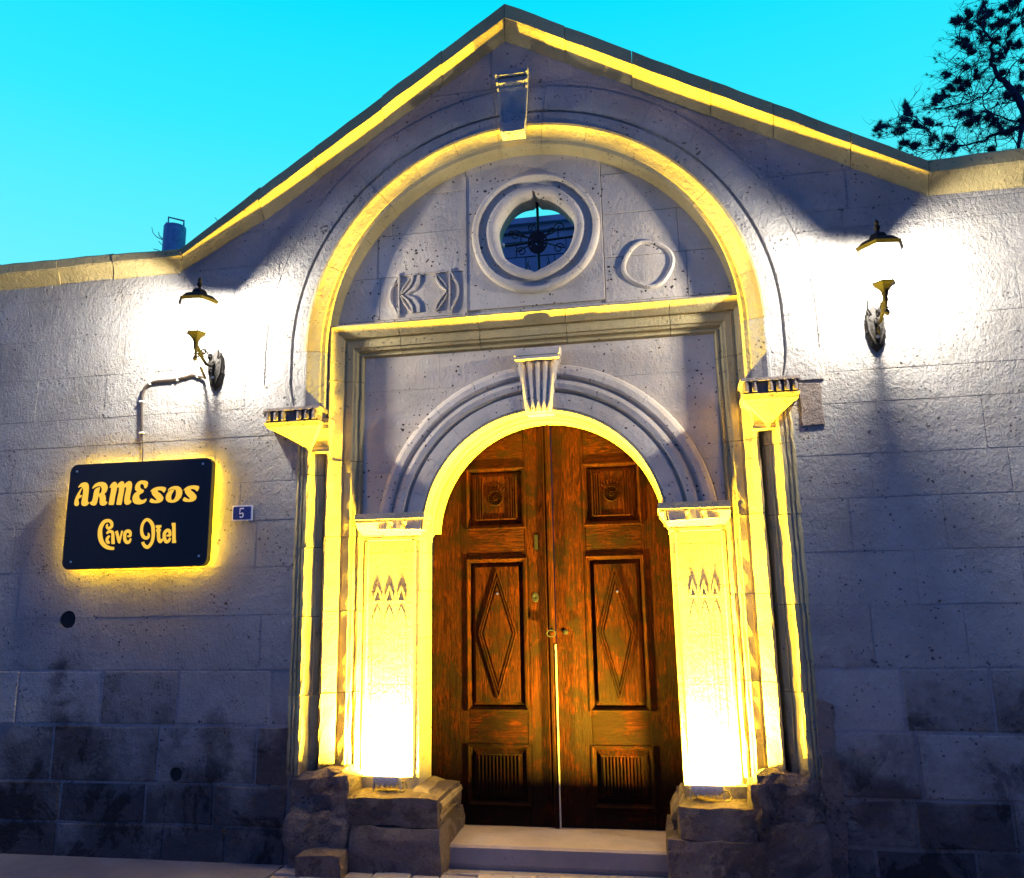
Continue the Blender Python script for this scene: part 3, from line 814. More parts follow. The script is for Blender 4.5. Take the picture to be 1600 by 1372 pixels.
# ------------------------------------------------------------------ pilasters, capitals, plinths
for sgn in (-1, 1):
    xo, xi = (-1.236, -.818) if sgn < 0 else (1.216, .843)
    lo, hi = min(xo, xi), max(xo, xi)
    p = empty('pilaster', ((lo+hi)/2, .2, .34)); p.parent = fac
    zc = [.25, .62, .93, 1.22, 1.53, 1.79, 1.884]
    for z0, z1 in zip(zc, zc[1:]):
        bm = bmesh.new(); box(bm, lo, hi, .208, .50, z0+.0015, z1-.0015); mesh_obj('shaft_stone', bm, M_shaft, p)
    for xs_ in ((lo+.028, lo+.062), (hi-.062, hi-.028)):
        bm = bmesh.new(); loft(bm, [[(xs_[0], .2078, z), (xs_[0]+.008, .192, z), (xs_[1]-.008, .192, z), (xs_[1], .2078, z)] for z in (.36, .8, 1.3, 1.865)])
        mesh_obj('edge_strip', bm, M_shaft, p)
    # blind panel with rows of pointed niches
    a_, c_ = lo+.085, hi-.085; wd = (c_-a_)/3
    for k in range(3):
        x0_ = a_+wd*k+.006; x1_ = a_+wd*(k+1)-.006; mx_ = (x0_+x1_)/2
        for (zz, top, yf) in ((.42, 1.43, .2055), (1.455, 1.57, .203)):
            arch = [(x0_, zz), (x0_, top-.10), (x0_+.012, top-.05), (mx_, top), (x1_-.012, top-.05), (x1_, top-.10), (x1_, zz)]
            inner = [(x0_+.014, zz+.014), (x0_+.014, top-.10), (x0_+.024, top-.058), (mx_, top-.022), (x1_-.024, top-.058), (x1_-.014, top-.10), (x1_-.014, zz+.014)]
            bm = bmesh.new(); prism(bm, arch[::-1], yf, .2078, .002, [inner]); mesh_obj('niche_moulding', bm, M_shaft, p)
    # dripping points between the tiers
    for k in range(4):
        xm = a_+wd*(k+.5) if k < 3 else a_+wd*1.5
        bm = bmesh.new(); zt = 1.485
        if False:
            loft(bm, [[(xm-.04*q, .2075, z), (xm, .2075-.007*q, z), (xm+.04*q, .2075, z)] for z, q in ((1.62, .12), (1.64, .5), (1.67, .9), (1.79, 1), (1.80, .8))])
            mesh_obj('muqarnas_point', bm, M_shaft, p)
        else: bm.free()
    # capital, profile swept round the inner corner
    lv = [(1.868,0),(1.872,.012),(1.888,.012),(1.892,.004),(1.905,.018),(1.925,.040),(1.950,.070),(1.975,.098),(1.982,.112),(1.992,.112),(1.994,.098),(2.000,.098),(2.002,.126),(2.040,.119),(2.044,.112)]
    bm = bmesh.new()
    loft(bm, [[(xo-sgn*-.0, .205-e_, z), (xi-sgn*e_*.56, .208-e_*1.10, z), (xi-sgn*e_*.56, .495, z), (xo, .495, z)] for z, e_ in lv])
    mesh_obj('capital', bm, M_shaft, p)
    # reveal behind the pilaster corner: slightly proud jamb
    bm = bmesh.new(); bx0, bx1 = (xi-.06, xi-.012) if sgn < 0 else (xi+.012, xi+.06)
    box(bm, bx0, bx1, .49, .60, -.02, 1.90); mesh_obj('jamb_back', bm, M_arch, p)

def rock(x0, x1, y0, y1, z0, z1, amp, seed, parent, name='plinth_stone', res=.06, mat=None, up=True):
    bm = bmesh.new()
    nx, ny, nz = max(2, int((x1-x0)/res)), max(2, int((y1-y0)/res)), max(2, int((z1-z0)/res))
    nx, ny, nz = min(nx, 9), min(ny, 5), min(nz, 8)
    V = {}
    for i in range(nx+1):
        for j in range(ny+1):
            for k in range(nz+1):
                if i in (0, nx) or j in (0, ny) or k in (0, nz):
                    p = Vector((x0+(x1-x0)*i/nx, y0+(y1-y0)*j/ny, z0+(z1-z0)*k/nz))
                    V[i, j, k] = bm.verts.new(p)
    def q(a, b, c, d):
        bm.faces.new((V[a], V[b], V[c], V[d]))
    for i in range(nx):
        for k in range(nz):
            q((i,0,k),(i+1,0,k),(i+1,0,k+1),(i,0,k+1)); q((i,ny,k),(i,ny,k+1),(i+1,ny,k+1),(i+1,ny,k))
    for j in range(ny):
        for k in range(nz):
            q((0,j,k),(0,j,k+1),(0,j+1,k+1),(0,j+1,k)); q((nx,j,k),(nx,j+1,k),(nx,j+1,k+1),(nx,j,k+1))
    for i in range(nx):
        for j in range(ny):
            q((i,j,0),(i,j+1,0),(i+1,j+1,0),(i+1,j,0)); q((i,j,nz),(i+1,j,nz),(i+1,j+1,nz),(i,j+1,nz))
    c = Vector(((x0+x1)/2, (y0+y1)/2, (z0+z1)/2))
    for v in bm.verts:
        s = Vector((v.co.x*7+seed, v.co.y*7, v.co.z*7)); s2 = s*2.6
        d = Vector((noise.noise(s), noise.noise(s+Vector((9,3,1))), noise.noise(s+Vector((2,8,5)))))*amp*1.3 + Vector((noise.noise(s2), noise.noise(s2+Vector((9,3,1))), noise.noise(s2+Vector((2,8,5)))))*amp*.7
        # worn corners
        e = sum(1 for a, l_, h_ in ((v.co.x, x0, x1), (v.co.y, y0, y0), (v.co.z, z1, z1)) if abs(a-l_) < 1e-4 or abs(a-h_) < 1e-4)
        if e >= 2: d += (c-v.co).normalized()*amp*.9
        if v.co.z <= z0+1e-4 and z0 < GZ: d.z = 0
        v.co += d
    return mesh_obj(name, bm, mat or M_base, parent)
# left plinth
pl = empty('plinth', (-.95, 0, GZ)); pl.parent = fac
rock(-1.215, -.615, -.055, .50, .135, .292, .009, 1, pl)
rock(-1.17, -.590, -.075, .50, GZ-.02, .132, .011, 2, pl)
rock(-1.62, -1.215, -.01, .30, .19, .44, .030, 3, pl, res=.045)
rock(-1.60, -1.17, -.06, .30, GZ-.02, .20, .026, 4, pl, res=.045)
rock(-1.46, -1.17, -.20, .02, GZ-.02, .0, .012, 5, pl)
rock(-1.30, -1.19, -.05, .25, .12, .42, .018, 6, pl, res=.04)
# torus foot of the reveal
bm = bmesh.new()
loft(bm, [[(-.83, y0_, z), (-.80+e_, y0_, z), (-.80+e_, .50, z), (-.83, .50, z)] for z, e_, y0_ in ((.05,.175,-.0),(.15,.18,-.0),(.17,.190,-.008),(.19,.18,.0),(.21,.185,-.0),(.235,.198,-.01),(.26,.190,-.005),(.28,.13,.05),(.292,.07,.11),(.31,.01,.18))])
mesh_obj('torus_foot', bm, M_arch, pl)
# right plinth
pr = empty('plinth', (1.0, 0, GZ)); pr.parent = fac
rock(.79, 1.24, -.055, .50, .11, .278, .014, 11, pr)
rock(.72, 1.26, -.075, .50, GZ-.02, .115, .014, 12, pr)
rock(1.24, 1.62, -.02, .30, .20, .46, .026, 13, pr, res=.045)
rock(1.22, 1.62, -.05, .30, GZ-.02, .21, .026, 14, pr, res=.045)
rock(1.20, 1.30, -.06, .25, .12, .42, .018, 15, pr, res=.04)
bm = bmesh.new(); prism(bm, rough_edges([(1.595, GZ-.02), (1.70, GZ-.02), (1.715, .3), (1.69, .62), (1.70, .84), (1.62, .87), (1.60, .86)], .05, .010), -.011, .03, .006)
mesh_obj('cement_patch', bm, M_base, fac)
bm = bmesh.new()
loft(bm, [[(.84, y0_, z), (.83-e_, y0_, z), (.83-e_, .50, z), (.84, .50, z)] for z, e_, y0_ in ((.02,.06,.10),(.14,.065,.10),(.18,.078,.09),(.22,.06,.10),(.26,.03,.14),(.30,.004,.19))])
mesh_obj('torus_foot', bm, M_arch, pr)
# door step and threshold
bm = bmesh.new(); x0, x1 = -.62, .74
loft(bm, [[(x, .115, GZ-.02), (x, .100, GZ+.02), (x, .098, -.014), (x, .112, 0), (x, .52, .006), (x, .52, GZ-.02)] for x in (x0, -.2, .25, x1)])
mesh_obj('door_step', bm, M_step, fac)
bm = bmesh.new(); box(bm, -.86, .90, .52, 1.0, GZ-.02, .004); mesh_obj('threshold', bm, M_step, fac)
# flat roof behind the left parapet
bm = bmesh.new(); box(bm, -6.4, -2.0, .665, 4.0, 3.55, 3.70); mesh_obj('flat_roof', bm, M_back, fac)
bm = bmesh.new(); box(bm, -6.4, -6.2, .665, 4.0, GZ-.1, 3.548); box(bm, -2.2, -2.0, .665, 4.0, GZ-.1, 3.548); mesh_obj('side_wall', bm, M_back, fac)

# traced data: sign letters (metres on the sign), tree limbs and tufts (scene metres)
POLYS=[[(-0.4845,0.204),(-0.476,0.2185),(-0.4625,0.2313),(-0.4399,0.2369),(-0.4216,0.2349),(-0.4073,0.223),(-0.4019,0.202),(-0.4004,0.1694),(-0.4016,0.1311),(-0.4015,0.1076),(-0.3964,0.0956),(-0.3897,0.0939),(-0.3935,0.0823),(-0.4071,0.0711),(-0.4298,0.069),(-0.4437,0.0769),(-0.4492,0.0918),(-0.4465,0.1212),(-0.4429,0.1505),(-0.4425,0.18),(-0.4458,0.1965),(-0.4508,0.1967),(-0.4618,0.1749),(-0.4689,0.1471),(-0.4535,0.148),(-0.4486,0.1419),(-0.4542,0.1327),(-0.4731,0.1237),(-0.475,0.1105),(-0.4683,0.0926),(-0.4701,0.0779),(-0.4826,0.0711),(-0.4977,0.0746),(-0.504,0.0881),(-0.5031,0.1116),(-0.4956,0.1349),(-0.4821,0.1639),(-0.4649,0.1899),(-0.4514,0.2026),(-0.4666,0.2062),(-0.4745,0.2036),(-0.4809,0.2009)],[(-0.3731,0.1919),(-0.3664,0.2079),(-0.3499,0.2235),(-0.3246,0.2327),(-0.2952,0.2335),(-0.2715,0.2245),(-0.2567,0.2047),(-0.2545,0.181),(-0.2624,0.1608),(-0.2774,0.1473),(-0.2667,0.1375),(-0.2615,0.1167),(-0.2615,0.0992),(-0.2562,0.0946),(-0.248,0.0928),(-0.25,0.0797),(-0.2635,0.0685),(-0.2828,0.0664),(-0.2997,0.0728),(-0.3067,0.0892),(-0.307,0.1156),(-0.3116,0.1305),(-0.3199,0.1323),(-0.3233,0.1163),(-0.326,0.0929),(-0.3325,0.0756),(-0.3481,0.0689),(-0.3682,0.074),(-0.3824,0.0863),(-0.3817,0.0951),(-0.3705,0.0982),(-0.3648,0.1062),(-0.3605,0.1295),(-0.3584,0.1589),(-0.3538,0.1793),(-0.3403,0.192),(-0.3148,0.1989),(-0.315,0.1836),(-0.318,0.1631),(-0.3151,0.1497),(-0.3042,0.1552),(-0.2972,0.1681),(-0.2982,0.1888),(-0.3093,0.2025),(-0.322,0.206),(-0.3413,0.2024),(-0.357,0.1957),(-0.3678,0.1882)],[(-0.2391,0.1907),(-0.2312,0.211),(-0.2164,0.2266),(-0.2004,0.2303),(-0.1866,0.2208),(-0.1835,0.2045),(-0.1674,0.2229),(-0.1488,0.2324),(-0.1337,0.2274),(-0.1256,0.2079),(-0.1092,0.2234),(-0.0905,0.2314),(-0.0754,0.2248),(-0.0664,0.2054),(-0.0681,0.1761),(-0.0742,0.1355),(-0.0766,0.1064),(-0.0725,0.0961),(-0.0624,0.0913),(-0.0645,0.0783),(-0.0796,0.0673),(-0.0987,0.0651),(-0.1123,0.0744),(-0.1175,0.0964),(-0.1146,0.1371),(-0.1093,0.1691),(-0.1095,0.1896),(-0.1238,0.1873),(-0.1252,0.1668),(-0.1308,0.1203),(-0.1353,0.0796),(-0.139,0.0667),(-0.1713,0.0679),(-0.1752,0.0753),(-0.1708,0.116),(-0.1647,0.1567),(-0.1643,0.189),(-0.1806,0.1897),(-0.1845,0.1605),(-0.1908,0.1227),(-0.1936,0.0819),(-0.1972,0.0689),(-0.2312,0.0693),(-0.2346,0.0776),(-0.2309,0.1184),(-0.2254,0.1651),(-0.226,0.1901)],[(0.0323,0.1748),(0.0403,0.1739),(0.0519,0.1886),(0.0548,0.2118),(0.0476,0.2224),(0.0279,0.2291),(-0.0011,0.2304),(-0.0228,0.2211),(-0.0374,0.2041),(-0.0428,0.1839),(-0.0391,0.1662),(-0.0236,0.1538),(-0.039,0.1457),(-0.052,0.1288),(-0.0557,0.1085),(-0.0499,0.085),(-0.0359,0.0714),(-0.013,0.0647),(0.0125,0.0652),(0.0374,0.0729),(0.0506,0.0869),(0.0528,0.0984),(0.0477,0.1029),(0.0355,0.0962),(0.0166,0.0934),(0.0015,0.1019),(-0.006,0.1153),(-0.0056,0.1298),(0.0065,0.138),(0.0218,0.1461),(0.027,0.1605),(0.0235,0.165),(0.0071,0.1701),(-0.0035,0.1822),(-0.0063,0.1969),(0.001,0.2054),(0.0137,0.2063),(0.0242,0.1956)],[(0.0772,0.1511),(0.0844,0.161),(0.1025,0.1733),(0.1274,0.1801),(0.1591,0.1811),(0.1848,0.1765),(0.1942,0.1695),(0.1913,0.1536),(0.1829,0.1395),(0.1765,0.1398),(0.1679,0.1494),(0.1515,0.1562),(0.1308,0.1576),(0.1332,0.1474),(0.1565,0.1319),(0.1737,0.1138),(0.1796,0.0991),(0.173,0.0821),(0.1549,0.0712),(0.1298,0.0679),(0.0947,0.0707),(0.0767,0.0786),(0.0802,0.0944),(0.0874,0.1028),(0.0989,0.098),(0.1155,0.0887),(0.1299,0.0872),(0.1277,0.0954),(0.1106,0.1106),(0.0933,0.1287),(0.0874,0.1434),(0.0915,0.1526),(0.1037,0.1585),(0.0821,0.1495)],[(0.2089,0.15),(0.2143,0.1628),(0.2323,0.1751),(0.2572,0.1804),(0.2825,0.1794),(0.3037,0.1677),(0.3167,0.1484),(0.3183,0.1253),(0.3115,0.1025),(0.2927,0.0802),(0.2685,0.0683),(0.2435,0.0664),(0.2179,0.0717),(0.201,0.0867),(0.1966,0.1042),(0.1998,0.1243),(0.2125,0.1441),(0.2337,0.1562),(0.2588,0.1581),(0.2505,0.1425),(0.2393,0.1227),(0.2361,0.1027),(0.2403,0.0881),(0.2517,0.0833),(0.2635,0.0929),(0.2715,0.1128),(0.273,0.1358),(0.2686,0.1533),(0.2554,0.1611),(0.2365,0.161),(0.2196,0.1554),(0.2121,0.1493)],[(0.327,0.1494),(0.3341,0.1592),(0.3521,0.1715),(0.3767,0.1782),(0.4078,0.1792),(0.4331,0.1747),(0.4423,0.1676),(0.4393,0.1519),(0.4309,0.1379),(0.4246,0.1382),(0.4162,0.1477),(0.4001,0.1544),(0.3797,0.1559),(0.382,0.1457),(0.4049,0.1304),(0.4216,0.1124),(0.4273,0.0979),(0.4206,0.0809),(0.4027,0.0702),(0.378,0.0669),(0.3435,0.0696),(0.3257,0.0775),(0.3293,0.0932),(0.3366,0.1015),(0.3479,0.0967),(0.3641,0.0875),(0.3782,0.0861),(0.3761,0.0942),(0.3595,0.1092),(0.3426,0.1272),(0.3369,0.1418),(0.341,0.1509),(0.3531,0.1567),(0.3318,0.1478)]]
STROKES=[[[(-0.2297,-0.0628,0.0103),(-0.2366,-0.0772,0.0137),(-0.2272,-0.09,0.0183),(-0.2133,-0.0905,0.0206),(-0.1981,-0.0785,0.0217),(-0.2,-0.0576,0.0217),(-0.2153,-0.0424,0.0217),(-0.2343,-0.0387,0.0229),(-0.257,-0.0452,0.0252),(-0.2737,-0.0655,0.0286),(-0.2838,-0.0944,0.0309),(-0.283,-0.1277,0.0332),(-0.2768,-0.157,0.0332),(-0.2624,-0.1864,0.0309),(-0.2393,-0.2098,0.0275),(-0.2126,-0.224,0.0252),(-0.1843,-0.23,0.0217),(-0.1658,-0.2305,0.0194)]],[[(-0.2306,-0.1294,0.0126),(-0.2224,-0.1172,0.0183),(-0.2042,-0.1136,0.0206),(-0.1872,-0.1225,0.0206),(-0.1826,-0.1475,0.0229),(-0.1777,-0.189,0.024)],[(-0.1876,-0.1938,0.0137),(-0.1645,-0.1945,0.0137)],[(-0.2071,-0.1446,0.0114),(-0.2211,-0.1566,0.0206),(-0.2256,-0.171,0.0206),(-0.2184,-0.1857,0.0206),(-0.2039,-0.1923,0.016)]],[[(-0.1591,-0.113,0.0206),(-0.1333,-0.1821,0.0206),(-0.1332,-0.1965,0.0126)],[(-0.1141,-0.1124,0.0137),(-0.1301,-0.1925,0.0126)]],[[(-0.0717,-0.151,0.0114),(-0.0511,-0.1496,0.016),(-0.0501,-0.1351,0.0183),(-0.0582,-0.1204,0.0229),(-0.0747,-0.1158,0.0229),(-0.09,-0.1256,0.0229),(-0.0924,-0.1503,0.0229),(-0.0879,-0.1752,0.0229),(-0.0727,-0.1921,0.0229),(-0.0568,-0.1905,0.0206),(-0.0487,-0.1785,0.016),(-0.0463,-0.1662,0.0114)]],[[(0.0828,-0.1332,0.0069),(0.0898,-0.1499,0.016),(0.083,-0.164,0.0206),(0.0697,-0.1677,0.0229),(0.0508,-0.1589,0.0229),(0.0376,-0.138,0.0229),(0.0318,-0.1089,0.0206),(0.0349,-0.076,0.0206),(0.0489,-0.0516,0.0206),(0.0687,-0.042,0.0206),(0.0925,-0.0552,0.0229),(0.1131,-0.0848,0.0252),(0.1209,-0.1262,0.0252),(0.1225,-0.1612,0.0229),(0.1172,-0.1938,0.0229),(0.1032,-0.2179,0.0229),(0.086,-0.2296,0.0229),(0.0673,-0.2229,0.0229),(0.0523,-0.2061,0.0206),(0.0479,-0.1937,0.0217)]],[[(0.1375,-0.0918,0.0172),(0.1784,-0.0922,0.0172)],[(0.1419,-0.1187,0.0149),(0.1769,-0.1178,0.0149)],[(0.1569,-0.0925,0.0217),(0.1631,-0.1584,0.0229),(0.1684,-0.1831,0.0229),(0.1784,-0.1956,0.0206),(0.189,-0.1878,0.016),(0.1904,-0.1756,0.0137)]],[[(0.2227,-0.1561,0.0114),(0.2474,-0.1549,0.0172),(0.2462,-0.1385,0.0206),(0.2384,-0.1239,0.0229),(0.2224,-0.1213,0.0229),(0.2076,-0.1352,0.0229),(0.2048,-0.1576,0.0229),(0.211,-0.1803,0.0229),(0.2235,-0.197,0.0229),(0.239,-0.1934,0.0206),(0.2471,-0.1814,0.0183),(0.2509,-0.1713,0.0137)]],[[(0.2554,-0.0804,0.0172),(0.2825,-0.0803,0.0172)],[(0.2715,-0.084,0.024),(0.2809,-0.1987,0.024)],[(0.2675,-0.1993,0.016),(0.2955,-0.1992,0.016)]]]
LIMBS=[[(5.092,4.0,6.793,0.0488),(5.023,4.0,6.986,0.0418),(4.944,4.0,7.152,0.0335),(4.88,4.0,7.255,0.0279),(4.822,4.0,7.404,0.0237),(4.856,4.0,7.573,0.0195),(4.863,4.0,7.73,0.0167),(4.822,4.0,7.817,0.0139),(4.794,4.0,7.901,0.0126),(4.865,4.0,8.051,0.0126),(4.857,4.0,8.198,0.0084),(4.9,4.0,8.338,0.0056)],[(4.88,4.0,7.255,0.0126),(4.75,3.948,7.082,0.0112),(4.637,3.895,6.939,0.0098),(4.481,3.843,6.849,0.0084),(4.295,3.79,6.809,0.007),(4.083,3.738,6.759,0.0056)],[(5.065,4.0,6.584,0.0279),(4.883,4.009,6.553,0.0251),(4.769,4.018,6.528,0.0181),(4.588,4.027,6.466,0.0126),(4.397,4.035,6.449,0.0098),(4.247,4.044,6.459,0.007)],[(5.091,4.0,6.641,0.0349),(4.991,3.935,6.463,0.0237),(4.914,3.87,6.255,0.0195)],[(4.683,4.0,7.003,0.007),(4.697,4.035,6.916,0.007),(4.81,4.069,6.8,0.0084),(4.854,4.104,6.739,0.0098)],[(4.94,4.0,7.122,0.0084),(4.834,4.031,7.096,0.007),(4.735,4.063,7.038,0.0056),(4.624,4.094,7.091,0.0042),(4.595,4.126,7.195,0.0035)],[(4.98,4.0,6.656,0.0112),(4.755,3.891,6.692,0.007),(4.566,3.783,6.692,0.0056),(4.355,3.674,6.59,0.0042),(4.229,3.566,6.566,0.0035)],[(5.014,4.0,6.911,0.0098),(4.824,3.838,6.798,0.0063),(4.544,3.675,6.625,0.0049),(4.153,3.513,6.382,0.0035)],[(4.82,4.0,7.389,0.007),(4.737,4.112,7.324,0.0056),(4.659,4.225,7.334,0.0049),(4.575,4.337,7.425,0.0035)],[(4.844,4.0,7.575,0.0063),(4.685,3.92,7.46,0.0049),(4.558,3.84,7.281,0.0042),(4.352,3.759,7.269,0.0028)],[(4.874,4.0,7.713,0.0063),(4.708,3.911,7.671,0.0056),(4.534,3.823,7.552,0.0042),(4.429,3.734,7.564,0.0035)],[(4.822,4.0,7.817,0.0063),(4.786,4.165,8.0,0.0049),(4.787,4.33,8.196,0.0042),(4.749,4.496,8.332,0.0042)],[(4.869,4.0,7.777,0.0063),(5.009,3.99,7.891,0.0056),(5.096,3.98,7.997,0.0056),(5.2,3.97,8.133,0.0056)],[(4.951,4.0,7.213,0.0098),(5.099,4.112,7.429,0.007),(5.295,4.224,7.641,0.0056),(5.459,4.336,7.797,0.0042)],[(4.854,4.0,7.557,0.0056),(4.929,3.992,7.461,0.0049),(5.029,3.984,7.566,0.0049),(5.071,3.976,7.617,0.0042)],[(4.383,4.0,6.43,0.0084),(4.202,4.046,6.511,0.007),(4.128,4.093,6.642,0.0056),(4.103,4.139,6.767,0.0042)],[(4.23,4.0,6.434,0.0063),(3.962,3.913,6.34,0.0056),(3.727,3.825,6.408,0.0049),(3.682,3.738,6.571,0.0042),(3.74,3.651,6.748,0.0035)],[(4.761,4.0,6.518,0.0098),(4.787,4.067,6.419,0.007),(4.764,4.135,6.341,0.0056)],[(4.576,4.0,6.451,0.0063),(4.626,4.368,6.542,0.0049)],[(4.974,4.0,6.325,0.0084),(4.927,4.012,6.504,0.0063),(4.839,4.023,6.462,0.0056)]]
TUFTS=[(4.608,4.241,8.204,0.049,0.084),(4.622,4.171,8.113,0.049,0.098),(4.486,3.564,7.731,0.039,0.07),(4.778,4.258,8.107,0.045,0.042),(4.579,4.091,7.812,0.059,0.053),(4.523,3.801,7.522,0.049,0.042),(4.447,3.531,7.255,0.042,0.056),(4.927,4.366,7.968,0.056,0.07),(4.904,3.973,7.672,0.047,0.047),(4.951,4.219,8.213,0.07,0.084),(5.018,4.379,8.449,0.039,0.07),(5.023,4.214,8.214,0.039,0.056),(4.998,4.421,8.217,0.042,0.047),(4.99,3.895,8.026,0.059,0.07),(5.279,4.301,8.342,0.07,0.084),(5.175,3.945,8.116,0.056,0.07),(5.435,4.436,8.309,0.063,0.056),(5.228,4.379,8.18,0.039,0.028),(4.926,3.597,7.549,0.07,0.042),(4.878,3.636,7.343,0.063,0.07),(5.015,3.717,7.398,0.036,0.047),(4.513,4.465,7.639,0.033,0.07),(4.426,3.936,7.182,0.045,0.033),(4.411,4.127,7.246,0.042,0.05),(4.402,3.801,6.992,0.033,0.022),(4.568,4.007,7.196,0.056,0.031),(4.592,3.886,7.216,0.042,0.056),(4.097,3.851,6.908,0.07,0.05),(4.272,4.085,7.126,0.047,0.061),(3.895,4.084,7.059,0.031,0.067),(3.974,4.404,7.162,0.047,0.07),(3.852,4.182,6.907,0.07,0.084),(3.888,4.429,6.937,0.056,0.056),(3.633,4.356,6.917,0.05,0.084),(3.703,4.491,7.074,0.025,0.05),(3.994,4.171,6.834,0.031,0.056),(3.962,3.663,6.502,0.073,0.089),(4.195,4.361,6.991,0.035,0.056),(4.298,4.465,6.785,0.084,0.084),(4.41,4.405,6.75,0.047,0.047),(3.924,4.069,6.522,0.056,0.039),(4.257,4.214,6.528,0.063,0.056),(4.31,3.711,6.635,0.07,0.042),(4.65,4.332,7.007,0.047,0.036),(4.615,4.074,6.759,0.047,0.033),(4.412,3.785,6.549,0.045,0.025),(4.611,3.563,6.426,0.075,0.078),(5.087,4.354,6.71,0.056,0.047),(5.048,4.49,6.816,0.07,0.047),(4.151,3.589,6.154,0.05,0.05),(4.703,4.301,7.591,0.042,0.042),(4.95,3.91,7.87,0.056,0.039),(4.558,3.651,6.518,0.035,0.028),(4.851,3.794,6.855,0.056,0.033),(5.206,4.269,7.175,0.056,0.07),(5.306,4.373,7.425,0.042,0.056),(4.736,3.544,7.176,0.042,0.084),(4.985,4.115,7.337,0.042,0.028),(4.853,3.545,6.411,0.042,0.07),(4.783,4.218,6.449,0.042,0.028),(3.73,3.831,6.426,0.05,0.07),(5.097,4.381,8.152,0.05,0.035),(5.401,4.481,7.717,0.056,0.042)]

# ------------------------------------------------------------------ the double door
YD = .515
door_clip = [(DX+(.800+.04*max(0, 1-sin(pi*k/40)*4))*cos(pi*k/40), DZ+.800*sin(pi*k/40)) for k in range(41)]+[(-.84, .008), (.875, .008)]
door = None
def rail_prism(parent, name, x0, x1, z0, z1, y0, y1, mat, ins=.003):
    p = dedupe(clip_convex([(x0, z0), (x1, z0), (x1, z1), (x0, z1)], door_clip), .002)
    if len(p) < 3 or area2(p) < 1e-4: return None
    bm = bmesh.new(); prism(bm, p, y0, y1, ins); return mesh_obj(name, bm, mat, parent)
def panel_frame(bm, x0, x1, z0, z1, prof):
    """mitred picture-frame moulding: prof = (inset, y)"""
    loops = [[(x0+u, y, z0+u), (x1-u, y, z0+u), (x1-u, y, z1-u), (x0+u, y, z1-u)] for u, y in prof]
    loft(bm, loops, True, False)
mould = [(-.010,YD+.001),(-.010,YD-.008),(-.003,YD-.011),(.003,YD-.008),(.007,YD+.001),(.013,YD+.004),(.016,YD+.012),(.022,YD+.014)]
